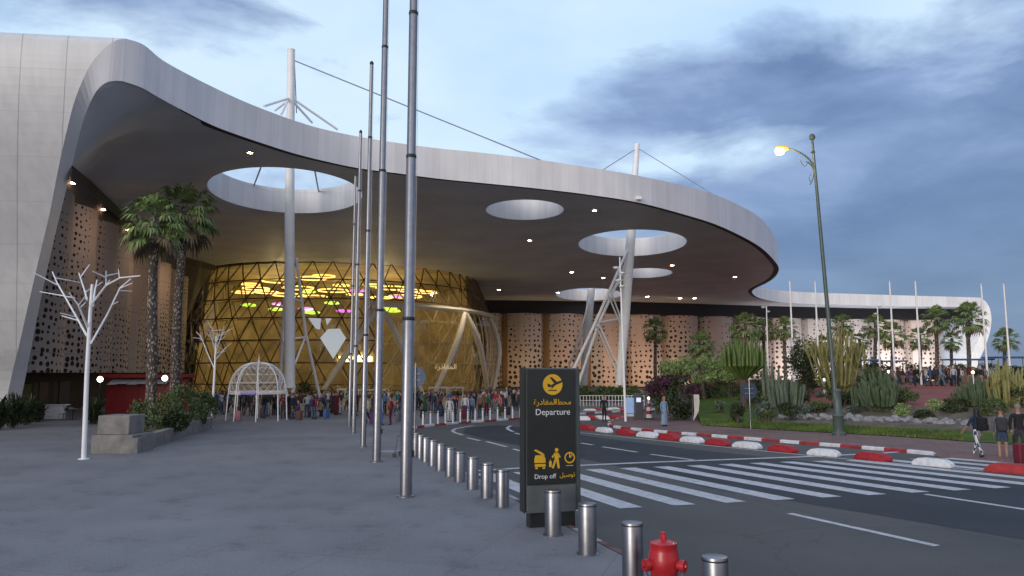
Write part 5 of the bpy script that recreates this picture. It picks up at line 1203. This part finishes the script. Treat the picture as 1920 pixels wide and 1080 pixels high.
# --- cacti
def m_cact(name, a, b):
    return mat(name, tuple((x+y)/2 for x, y in zip(a, b)), .6, var=.28, sc=1.3, bump=.2)
M_cg = m_cact('cactus_green', (.05, .085, .04), (.10, .14, .07)); M_can = m_cact('candelabra_green', (.07, .12, .025), (.14, .2, .05)); M_cy = m_cact('cactus_yellow', (.16, .17, .05), (.30, .27, .10)); M_cgrey = m_cact('cactus_grey', (.075, .105, .07), (.14, .17, .12))
def column(s, pts, r, ribs=7):
    pts = [Vector(p) for p in pts]; n = ribs*2; rings = []
    for i, p in enumerate(pts):
        rr = r*(1 if i < len(pts)-1 else .35)*(.85 if i == 0 else 1); rings.append([p+Vector((cos(2*pi*k/n), sin(2*pi*k/n), 0))*rr*(1 if k % 2 else .76) for k in range(n)])
    vs = [v for q in rings for v in q]; fs = [(i*n+k, i*n+(k+1) % n, (i+1)*n+(k+1) % n, (i+1)*n+k) for i in range(len(pts)-1) for k in range(n)]+[tuple((len(pts)-1)*n+k for k in range(n))]
    s.add(vs, fs)
def cactus(label, x, yb, yt, wpx, z, n, r, m, seed, flare=.5, name='cactus', grp='columnar cacti on the planting bed', Y=None, hmin=.5, branchy=0):
    g = random.Random(seed); p = gp(x, yb, z) if Y is None else at(x, Y, z); H = dp(x, yt, p.y).z-z; W = wpx/2/F*p.y; t_ = thing(name, label, 'cactus', p, group=grp); s = MB(); k = MB()
    for i in range(n):
        a = i*2.4+g.uniform(-.3, .3); q = sqrt((i+.5)/n); h = H*(1-(1-hmin)*q*g.uniform(.6, 1.1)); b = Vector((cos(a), sin(a), 0))*W*q*(1-flare); tip = Vector((cos(a), sin(a), 0))*W*q+Vector((0, 0, h))
        c = Vector((tip.x*.9, tip.y*.9, h*.45)).lerp(b, .35); pts = [b+Vector((0, 0, -.05)), b.lerp(c, .5)+Vector((0, 0, h*.08)), c, c.lerp(tip, .5), tip]; column(s, pts, r*g.uniform(.75, 1.15))
        for _ in range(branchy):
            u = g.uniform(.35, .8); o = c.lerp(tip, u); dd = Vector((g.uniform(-1, 1), g.uniform(-1, 1), 0))*W*.22; column(k, [o, o+dd*.7+Vector((0, 0, .1*H)), o+dd+Vector((0, 0, H*g.uniform(.15, .3)))], r*.7)
    s.build('column', m, t_)
    if branchy: k.build('arm', m, t_)
    return t_
cactus('big yellow green candelabra cactus spreading behind the street lamp post', 1575, 752, 612, 112, 1.0, 44, .085, M_cy, 3, .9, hmin=.6, branchy=4)
cactus('grey green columnar cactus clump left of the street lamp', 1474, 775, 698, 70, .6, 40, .1, M_cgrey, 5, .45, hmin=.55)
cactus('large grey green cactus clump right of the street lamp', 1650, 775, 688, 88, .65, 38, .115, M_cg, 6, .75, hmin=.42, branchy=1)
cactus('slim cactus stems right behind the street lamp foot', 1612, 768, 702, 40, .8, 9, .12, M_cg, 8, .3, hmin=.5)
cactus('dark cactus clump left of the people at the crossing', 1832, 776, 700, 76, .7, 36, .115, M_cg, 9, .7, hmin=.5)
cactus('yellowish cactus clump at the right edge behind the crossing people', 1888, 776, 672, 70, .75, 30, .11, M_cy, 10, .5, hmin=.5, branchy=1)
cactus('slender tall cactus stems between the candelabra cactus and its neighbour', 1446, 760, 668, 40, .9, 9, .13, M_cgrey, 12, .2, hmin=.5)
p = gp(1395, 762, .7); H = dp(1395, 632, p.y).z-.7; W = 42/F*p.y
t_ = thing('candelabra_cactus', 'tall dark green candelabra cactus tree with a bare trunk', 'cactus', p); s = MB(); s.path([(0, 0, -.1), (0, 0, H*.3), (.05, 0, H*.5)], [.28, .24, .2], 10); s.build('trunk', M_bark, t_); s = MB(); g = random.Random(4)
for i in range(84):
    a = i*2.4; q = sqrt((i+.5)/84); o = Vector((.2*cos(a)*q, .2*sin(a)*q, H*(.5-.12*q))); tip = Vector((W*q*cos(a), W*q*sin(a), H*(1-.22*q*q*g.uniform(.5, 1.3)))); e = Vector((W*q*cos(a)*.95, W*q*sin(a)*.95, H*(.55+.03*q))); column(s, [o, o.lerp(e, .6), e, e.lerp(tip, .5), tip], .085)
s.build('arm', M_can, t_)
# --- border rocks
rk = []
for sd in range(5):
    bm = bmesh.new(); bmesh.ops.create_icosphere(bm, subdivisions=2, radius=1); g = random.Random(sd)
    dirs = [(Vector((g.gauss(0, 1), g.gauss(0, 1), g.gauss(0, 1))).normalized(), g.uniform(.55, .85)) for _ in range(9)]
    for v in bm.verts:
        for d, c in dirs:
            q = v.co.dot(d)
            if q > c: v.co -= d*(q-c)
        v.co += Vector((g.gauss(0, 1), g.gauss(0, 1), g.gauss(0, 1)))*.025
    s = MB(); s.bm(bm); o = s.build('rock', mat('rock_grey', (.26, .25, .26), .9, var=.25, sc=2, bump=.4)); rk.append(o.data); bpy.data.objects.remove(o)
g = random.Random(12)
for i in range(105):
    u = i/104; x = 1462+u*375+g.uniform(-3, 3); row = g.random(); y = 781+u*14+row*6-4 + 2*sin(i)
    p = gp(x, y, .36+.2*(1-row)); o = bpy.data.objects.new('rock', rk[i % 5]); C.objects.link(o); o.location = p; k = g.uniform(.12, .3); o.scale = (k*g.uniform(1, 1.5), k, k*g.uniform(.6, .95)); o.rotation_euler = (g.uniform(-.3, .3), g.uniform(-.3, .3), g.random()*6)
    tag(o, 'pale grey border rock in the stone edging between lawn and cacti', 'rock', 'border rocks between lawn and cacti')
# --- stalls and lamps on the terrace
M_blue = mat('canopy_blue', (.03, .12, .28), .6)
def canopy(label, x0, x1, Y, z0, zt):
    a, b = at(x0, Y, z0), at(x1, Y, z0); c = (a+b)/2; w_ = b.x-a.x; t_ = thing('shade_canopy', label, 'canopy', c, group='blue shade canopies on the terrace')
    for i in (-1, 1):
        for j in (-1, 1): s = MB(); s.path([(i*w_/2, j*1.2, 0), (i*w_/2, j*1.2, zt)], .04, 6); s.build('post', M_steel, t_)
    s = MB(); s.rbox((0, 0, zt+.08), (w_+.4, 2.9, .16), .03); s.build('canopy_roof', M_blue, t_); s = MB(); s.rbox((0, -.9, .5), (w_*.8, .6, 1.0), .03); s.build('counter', mat('stall_brown', (.18, .1, .06), .7), t_); return t_
canopy('small blue canopy stall behind the right-hand cactus clump', 1600, 1640, 82, 2.05, 2.5); canopy('narrow blue canopy stall right of the camera post', 1648, 1690, 86, 2.05, 2.45); canopy('long blue canopy under the curled end of the roof', 1782, 1850, 84, 2.05, 2.6); canopy('blue canopy at the right edge, behind the yellowish cactus', 1862, 1935, 82, 2.05, 2.8)
for x, y, Y, c, l in ((1668, 697, 70, (.75, .8, 1), 'small cool white lamp on the terrace behind the cactus'), (1826, 698, 68, (1, .7, .35), 'small warm lamp among the people on the terrace'), (1547, 712, 60, (1, .95, .9), 'pale pillar light in front of the red terrace slope')):
    p = at(x, Y, 2.03 if Y > 62 else 1.2); z = dp(x, y, p.y).z-p.z; t_ = thing('terrace_lamp', l, 'lamp', p, group='small lamps on the terrace'); s = MB(); s.path([(0, 0, -.3), (0, 0, z-.12)], .05 if Y > 62 else .13, 8); s.build('post', M_mast, t_); s = MB(); s.lathe([(.03, -.14), (.13, -.05), (.13, .05), (.03, .14)], (0, 0, z), 12); s.build('globe', lamp_mat('terrace_glow_%d' % x, c, 5 if Y > 62 else .8), t_, smooth=True)
# ================================================================ people
def skin_mesh(J, Eg, sub=1):
    """one continuous body: joints {name: (pos, radius)} joined by edges, grown with a Skin modifier"""
    names = list(J); me = bpy.data.meshes.new('body'); me.from_pydata([J[n][0] for n in names], [(names.index(a), names.index(b)) for a, b in Eg], [])
    o = bpy.data.objects.new('body', me); C.objects.link(o); mo = o.modifiers.new('s', 'SKIN'); mo.use_smooth_shade = True; mo.branch_smoothing = .3
    sv = me.skin_vertices[0].data
    for i, n in enumerate(names):
        r_ = J[n][1]; sv[i].radius = r_ if isinstance(r_, tuple) else (r_, r_); sv[i].use_root = (n == 'pelvis')
    sb = o.modifiers.new('u', 'SUBSURF'); sb.levels = sub; sb.render_levels = sub
    dg = bpy.context.evaluated_depsgraph_get(); dg.update(); m2 = bpy.data.meshes.new_from_object(o.evaluated_get(dg)); bpy.data.objects.remove(o); bpy.data.meshes.remove(me); m2.name = 'body'
    return m2
M_skin = mat('skin_tone', (.36, .2, .135), .6, var=.08); M_shoe = mat('shoe_dark', (.03, .027, .025), .6)
COL = {'black': (.012, .012, .014), 'navy': (.018, .03, .075), 'white': (.55, .55, .56), 'grey': (.16, .16, .17), 'dark red': (.13, .014, .02), 'red': (.36, .025, .03), 'pink': (.45, .19, .21), 'beige': (.36, .28, .19), 'green': (.02, .11, .055), 'blue': (.06, .14, .34), 'purple': (.09, .035, .14), 'brown': (.11, .06, .035), 'cream': (.5, .44, .34), 'orange': (.45, .15, .03), 'teal': (.03, .17, .18), 'charcoal': (.04, .04, .045), 'light blue': (.24, .34, .48), 'denim blue': (.05, .08, .15), 'tan': (.28, .17, .1)}
MCL = {k: mat('cloth_'+k.replace(' ', '_'), tuple(c*.78 for c in v), .85, var=.16, sc=5) for k, v in COL.items()}
HAIR = [mat('hair_black', (.012, .01, .009), .6), mat('hair_brown', (.045, .026, .016), .6), mat('hair_grey', (.2, .19, .18), .7)]
def body(kind):
    J = {}; E_ = []; reg = {}
    def j(n, x, y, z, r_, g, par=None):
        J[n] = ((x, y, z), r_); reg[n] = g
        if par: E_.append((par, n))
    seat = kind == 'sit'; robe = kind == 'robe'; walk = kind in ('walk', 'walk2')
    dz = -.42 if seat else 0
    j('pelvis', 0, 0, .95+dz, (.155, .115), 2); j('waist', 0, -.01, 1.1+dz, (.14, .1), 1, 'pelvis'); j('chest', 0, -.01, 1.3+dz, (.165, .115), 1, 'waist'); j('collar', 0, 0, 1.43+dz, (.1, .08), 1, 'chest')
    j('neck', 0, -.005, 1.5+dz, .052, 0, 'collar'); j('jaw', 0, -.02, 1.565+dz, (.062, .075), 0, 'neck'); j('head', 0, -.01, 1.65+dz, (.076, .094), 0, 'jaw'); j('crown', 0, .0, 1.72+dz, (.058, .07), 0, 'head')
    sw = {'walk': (.26, -.24), 'walk2': (-.2, .28)}.get(kind, (.0, .02))
    hands = []
    for i, s in enumerate((1, -1)):
        j(f'sh{i}', s*.185, .0, 1.405+dz, .062, 1, 'collar')
        if kind == 'phone' and i == 0: el, ha = (s*.24, .03, 1.13), (s*.09, -.24, 1.26)
        elif kind == 'bag' and i == 1: el, ha = (s*.27, .05, 1.14), (s*.25, -.04, .88)
        elif seat: el, ha = (s*.25, -.06, 1.14+dz), (s*.13, -.33, 1.06+dz)
        elif walk: el, ha = (s*.24, -.06-sw[1-i]*.35, 1.13), (s*.22, -.16-sw[1-i]*.75, .93)
        else: el, ha = (s*.245, .02, 1.13), (s*.235, -.05, .88)
        j(f'el{i}', *el, .046, 1 if not kind == 'tee' else 0, f'sh{i}'); j(f'wr{i}', *ha, .031, 0 if kind in ('tee', 'walk2') else 1, f'el{i}')
        d = (Vector(ha)-Vector(el)).normalized(); h = Vector(ha)+d*.075; j(f'ha{i}', h.x, h.y, h.z, (.038, .022), 0, f'wr{i}'); hands.append((h, d, s))
        j(f'hip{i}', s*.095, 0, .87+dz, .098, 2, 'pelvis')
        if seat: kn, an = (s*.12, -.42, .5), (s*.12, -.40, .1)
        else:
            q = sw[i]; kn, an = (s*.1, -.03-q*.55, .5), (s*.1, .03-q*(1.25 if q > 0 else 1.15), .1+(.07 if q < -.1 else 0))
        kr, ar = ((.11, .1) if robe else (.064, .046))
        j(f'kn{i}', *kn, kr, 2 if kind != 'short' else 0, f'hip{i}'); j(f'an{i}', *an, ar, 2 if kind != 'short' else 0, f'kn{i}'); j(f'he{i}', an[0], an[1]+.01, an[2]-.055, .042, 3, f'an{i}'); j(f'to{i}', an[0]*1.1, an[1]-.15, an[2]-.065, (.042, .03), 3, f'he{i}')
    me = skin_mesh(J, E_, 1)
    # robe: widen the skirt region into one hanging cloth
    segs = [(Vector(J[a][0]), Vector(J[b][0]), reg[b], b) for a, b in E_]
    if robe:
        bm = bmesh.new(); bm.from_mesh(me)
        prof = [(.1, .24), (.5, .21), (.9, .175), (1.12, .15), (1.35, .17)]
        n = 20; rings = []
        for z, r_ in prof: rings.append([bm.verts.new((r_*cos(2*pi*k/n)*(1+.04*(k % 2)), r_*.72*sin(2*pi*k/n)*(1+.06*(k % 2)), z)) for k in range(n)])
        for a, b in zip(rings, rings[1:]):
            for k in range(n): f_ = bm.faces.new((a[k], a[(k+1) % n], b[(k+1) % n], b[k])); f_.smooth = True
        bm.to_mesh(me); bm.free()
    # fingers: five short tapering chains rooted in each palm
    fm = MB()
    for h, d, s in hands:
        side = Vector((0, 1, 0)).cross(d); side = side.normalized() if side.length > .1 else Vector((1, 0, 0)); wide = d.cross(side).normalized(); curl = side*s*-.35
        for k, (o, l_) in enumerate(((-.027, .062), (-.009, .074), (.009, .07), (.027, .055))):
            p = h+wide*o+d*.015; q = p+(d+curl*.3).normalized()*l_*.55; fm.path([p, q, q+(d+curl*1.6).normalized()*l_*.5], [.0095, .0085, .006], 5)
        p = h-wide*.03-d*.03; q = p+(d*.6-wide*.8).normalized()*.035; fm.path([p, q, q+(d-wide*.25).normalized()*.032], [.0105, .009, .007], 5)
    bm = bmesh.new(); bm.from_mesh(me); b0_ = len(bm.faces); vv = [bm.verts.new(v) for v in fm.v]
    for f in fm.f:
        try: bm.faces.new([vv[i] for i in f]).smooth = True
        except ValueError: pass
    # nose and ears
    for c, sx_, sy_, sz_ in (((0, -.112, 1.625+dz), .014, .02, .022), ((.078, .0, 1.63+dz), .012, .02, .03), ((-.078, .0, 1.63+dz), .012, .02, .03)):
        bmesh.ops.create_icosphere(bm, subdivisions=1, radius=1, matrix=Matrix.Translation(c)@Matrix.Diagonal((sx_, sy_, sz_, 1)))
    bm.faces.ensure_lookup_table()
    for i, f in enumerate(bm.faces):
        if i >= b0_: f.material_index = 0; continue
        c = f.calc_center_median(); best = (9, 1)
        for a, b, g, nme in segs:
            ab = b-a; u = max(0, min(1, (c-a).dot(ab)/ab.length_squared)); d = (c-(a+ab*u)).length
            if nme.startswith('wr') and u > .86: g = 0
            if nme == 'neck': g = 1 if u < .35 else 0
            if nme.startswith('an') and kind == 'short': g = 0
            if nme.startswith('kn') and kind == 'short': g = 2 if u < .75 else 0
            if nme == 'waist': g = 2 if u < .12 else 1
            if nme.startswith('hip'): g = 2
            if nme.startswith('el') and kind == 'tee': g = 1 if u < .6 else 0
            if d < best[0]: best = (d, g)
        f.material_index = best[1]
        if robe and .08 < c.z < 1.42 and f.material_index in (1, 2): f.material_index = 1
    bm.to_mesh(me); bm.free()
    for m in (M_skin, MCL['black'], MCL['black'], M_shoe): me.materials.append(m)
    return me, dz
def hair_mesh(style, dz):
    bm = bmesh.new(); bmesh.ops.create_icosphere(bm, subdivisions=3, radius=1); n = random.Random(len(style))
    lo = {'short': -.05, 'long': -1.0, 'scarf': -1.2}[style]
    kill = [v for v in bm.verts if (v.co.y < -.35 and v.co.z < .42) or v.co.z < max(lo, -.55)]
    bmesh.ops.delete(bm, geom=kill, context='VERTS')
    for v in bm.verts:
        k = 1+n.uniform(-.02, .03); v.co = Vector((v.co.x*.094*k, v.co.y*.112*k+.002, v.co.z*.118*k+1.655+dz))
        if style != 'short' and v.co.y > -.02 and v.co.z < 1.63+dz: v.co.z -= (1.63+dz-v.co.z)*(3.4 if style == 'long' else 2.4); v.co.x *= 1.12
    me = bpy.data.meshes.new('hair'); bm.to_mesh(me); bm.free(); me.materials.append(HAIR[0])
    for p in me.polygons: p.use_smooth = True
    return me
KINDS_ = ['stand', 'phone', 'bag', 'walk', 'walk2', 'robe', 'sit', 'short', 'tee']
BODY = {k: body(k) for k in KINDS_}
HM = {(s, d): hair_mesh(s, d) for s in ('short', 'long', 'scarf') for d in (0, -.42)}
s = MB(); s.rbox((0, .23, 1.2), (.33, .2, .46), .06); s.rbox((0, .345, 1.1), (.25, .07, .22), .03)
for i in (-1, 1): s.path([(i*.11, .15, 1.42), (i*.12, .02, 1.485), (i*.125, -.13, 1.33), (i*.13, -.02, 1.08), (i*.13, .14, 1.02)], .018, 6)
o = s.build('backpack', MCL['black'], smooth=True); BP = o.data; bpy.data.objects.remove(o)
def person(label, loc, kind='stand', top='black', bot='black', hair=0, style='short', face=0, h=1.0, pack=None, grp=None):
    me, dz = BODY[kind]; t_ = thing('person', label, 'person', loc, face, grp); t_.scale = (h, h, h)
    o = bpy.data.objects.new('body', me); C.objects.link(o); o.parent = t_
    for i, m in ((1, MCL[top]), (2, MCL[bot] if isinstance(bot, str) else bot)): o.material_slots[i].link = 'OBJECT'; o.material_slots[i].material = m
    hh = bpy.data.objects.new('hair' if style != 'scarf' else 'headscarf', HM[(style, dz)]); C.objects.link(hh); hh.parent = t_; hh.material_slots[0].link = 'OBJECT'; hh.material_slots[0].material = HAIR[hair] if style != 'scarf' else MCL[R.choice(['black', 'cream', 'grey', 'pink'])]
    if pack: b = bpy.data.objects.new('backpack', BP); C.objects.link(b); b.parent = t_; b.material_slots[0].link = 'OBJECT'; b.material_slots[0].material = MCL[pack]
    return t_
tops = ['black', 'navy', 'white', 'grey', 'dark red', 'red', 'pink', 'beige', 'green', 'blue', 'purple', 'brown', 'cream', 'orange', 'teal', 'charcoal', 'light blue']
bots = ['black', 'denim blue', 'grey', 'beige', 'charcoal', 'navy', 'white', 'brown']
# the photo's crowd is mostly dark: weights
tw = [14, 8, 3, 4, 3, .7, 1.2, 2, 1.2, 1.2, 1.5, 3, 1.5, .3, .4, 10, 1.2]; bw = [10, 6, 3, 1, 7, 4, .6, 2]
g = random.Random(42); taken = set()
def combo(place):
    for k_ in range(600):
        c = (g.choices(tops, tw)[0], g.choices(bots, bw)[0], place)
        if c not in taken and c[0] != c[1]: taken.add(c); return c
def crowd(n, xr, yf, place, grp, kinds, hs=(.93, 1.06), z=0, facef=None, ypos=None):
    used = []
    for i in range(n):
        for _ in range(60):
            x = g.uniform(*xr); y = yf(x, g) if ypos is None else None; p = gp(x, y, z)
            if all((p-q).length > .42 for q in used): break
        used.append(p); a, b, _ = combo(place); kd = g.choice(kinds); st = g.choices(['short', 'long', 'scarf'], [6, 3, 1.4])[0]
        lab = f'person in {a} top and {b} trousers {place}' if kd != 'robe' else f'person in long {a} robe with {b} hem {place}'
        if kd == 'sit': lab = f'seated person in {a} top and {b} trousers {place}'
        person(lab, p, kd, a, b, g.choices([0, 1, 2], [7, 3, 1])[0], st, g.uniform(0, 6.28) if facef is None else facef(g), g.uniform(*hs), g.choice(['black', 'charcoal', 'navy']) if g.random() < .22 and kd not in ('sit', 'robe') else None, grp)
ST = ['stand', 'phone', 'bag', 'stand', 'walk', 'walk2', 'tee', 'robe']
crowd(46, (770, 978), lambda x, g: 765+g.random()**1.5*15-(x-770)*.03, 'before the glass dome entrance', 'crowd before the glass dome', ST)
crowd(10, (1000, 1075), lambda x, g: 764+g.random()*6, 'behind the black sign', 'people behind the black sign', ST)
crowd(15, (662, 756), lambda x, g: 770+g.random()*12, 'between the near flagpoles', 'people between the flagpoles', ST)
for x, y, a, b, kd, l in ((688, 795, 'cream', 'charcoal', 'walk', 'person in cream top and dark trousers walking behind the second flagpole'), (715, 797, 'light blue', 'blue', 'phone', 'person in light blue top left of the nearest flagpole'), (732, 797, 'red', 'dark red', 'bag', 'person in red clothes beside the nearest flagpole'), (843, 792, 'white', 'white', 'bag', 'person dressed all in white at the far kerb'), (852, 791, 'navy', 'denim blue', 'phone', 'person in navy beside the person dressed all in white'), (872, 786, 'white', 'purple', 'stand', 'person in white top and purple trousers at the far kerb'), (884, 785, 'light blue', 'denim blue', 'stand', 'person in pale blue shirt and jeans at the far kerb'), (900, 783, 'tan', 'charcoal', 'bag', 'person in tan top at the far kerb bollards'), (912, 780, 'green', 'black', 'stand', 'person in bright green top at the far kerb'), (937, 780, 'pink', 'green', 'stand', 'person in pink top and green skirt at the far kerb')):
    person(l, gp(x, y), kd, a, b, 0, 'long' if x in (872, 937) else 'short', g.uniform(0, 6), g.uniform(.95, 1.03), None, 'people standing at the far kerb')
crowd(20, (436, 532), lambda x, g: 776+g.random()*9, 'around the domed wire pavilion', 'people around the domed pavilion', ST)
crowd(9, (402, 440), lambda x, g: 772+g.random()*6, 'left of the domed wire pavilion', 'people left of the domed pavilion', ST)
crowd(14, (536, 602), lambda x, g: 779+g.random()*8, 'right of the domed wire pavilion', 'people right of the domed pavilion', ['sit', 'stand', 'bag', 'phone'])
crowd(12, (598, 660), lambda x, g: 770+g.random()*8, 'by the white entrance doors', 'people by the white entrance doors', ST)
crowd(62, (1590, 1860), lambda x, g: 719+g.random()**1.2*7.0-(0), 'on the red terrace', 'people on the red terrace', ST, z=2.05)
crowd(7, (1862, 1925), lambda x, g: 719+g.random()*6, 'at the right end of the terrace', 'people at the right end of the terrace', ST, z=2.05)
# benches that the seated people use
bn = thing('bench', 'long low bench under the people right of the domed pavilion', 'bench', (0, 0, 0))
A, B = gp(536, 783), gp(602, 781); d = B-A
s = MB(); s.rbox(((A+B)/2+Vector((0, .1, .43))), (d.length+.6, .5, .07), .02, rz=atan2(d.y, d.x)); s.build('seat', mat('bench_wood', (.16, .1, .06), .6), bn)
for k in (0, .33, .66, 1): q = A.lerp(B, k); s = MB(); s.rbox((q.x, q.y+.1, .2), (.1, .42, .4), .015); s.build('leg', M_black, bn)
# singles on the road
person('person in black clothes standing in the road beside the far barrier blocks', gp(1133, 791, ZR), 'bag', 'black', 'black', 0, 'short', .3, 1.02)
person('person in long pale grey robe walking past the dark purple bush', gp(1246, 799, ZR+.14), 'robe', 'light blue', 'grey', 1, 'scarf', .5, 1.02)
# the three at the crossing
def m_stripes():
    m, t, b = nt('striped_cloth'); tc = N(t, 'ShaderNodeTexCoord'); sp = N(t, 'ShaderNodeSeparateXYZ'); L(t, tc.outputs['Object'], sp.inputs[0])
    ang = math_(t, 'ADD', sp.outputs[0], math_(t, 'MULTIPLY', sp.outputs[1], .6)); fr = math_(t, 'FRACT', math_(t, 'MULTIPLY', ang, 19.0))
    L(t, ramp(t, fr, [(0, (.03, .045, .09)), (.48, (.03, .045, .09)), (.52, (.6, .6, .6)), (1, (.6, .6, .6))]), b.inputs['Base Color']); b.inputs['Roughness'].default_value = .85; return m
M_str = m_stripes()
G = 'people with bags at the crossing'
person('person with black backpack and blue white striped trousers at the crossing', gp(1836, 860, ZR), 'walk2', 'navy', M_str, 0, 'long', radians(195), 1.13, 'black', G)
person('person in denim shorts with big charcoal backpack at the crossing', gp(1882, 862, ZR), 'short', 'grey', 'denim blue', 1, 'short', radians(150), 1.14, 'charcoal', G)
person('tall person in black cut by the right edge, beside the dark red case', gp(1915, 864, ZR), 'walk', 'black', 'charcoal', 2, 'short', radians(160), 1.22, None, G)
cs = thing('suitcase', 'dark red upright suitcase at the right edge on the crossing', 'suitcase', gp(1917, 874, ZR), radians(20))
s = MB(); s.rbox((0, 0, .44), (.5, .3, .74), .05)
for x in (-.16, -.08, 0, .08, .16): s.rbox((x, -.152, .44), (.03, .012, .6), .004)
s.build('shell', mat('case_red', (.13, .01, .018), .45), cs); s = MB(); s.path([(-.13, .05, .8), (-.13, .05, 1.05), (.13, .05, 1.05), (.13, .05, .8)], .013, 6); s.build('handle', M_black, cs)
for i in (-1, 1):
    for j_ in (-1, 1): s = MB(); s.path([(i*.18-.015, j_*.1, .035), (i*.18+.015, j_*.1, .035)], .035, 10); s.build('wheel', M_black, cs)
for l, us in USED.items():
    if len(us) > 1 and not all(q for _, q in us): print('SAME LABEL', l, us)
# luggage standing about in the crowd
cols = ['black', 'navy', 'dark red', 'teal', 'charcoal', 'purple', 'grey', 'brown', 'blue', 'pink']
for i, (x, y, pl_) in enumerate(((792, 786, 'left end of the far bollard row'), (826, 783, 'far bollards, among the crowd'), (868, 787, 'person in white top and purple trousers'), (905, 784, 'person in tan top'), (952, 780, 'crowd just left of the black sign'), (700, 797, 'second flagpole'), (747, 792, 'nearest flagpole, on its left'), (560, 790, 'bench by the pavilion'), (612, 786, 'people by the white doors'), (445, 790, 'left side of the domed pavilion'))):
    t_ = thing('suitcase', f'small {cols[i]} suitcase beside the {pl_}', 'suitcase', gp(x, y), g.random()*3, 'suitcases standing in the crowd')
    s = MB(); s.rbox((0, 0, .38), (.42, .25, .62), .05); s.build('shell', MCL[cols[i]], t_); s = MB(); s.path([(-.11, .05, .68), (-.11, .05, .95), (.11, .05, .95), (.11, .05, .68)], .012, 5); s.build('handle', M_black, t_)
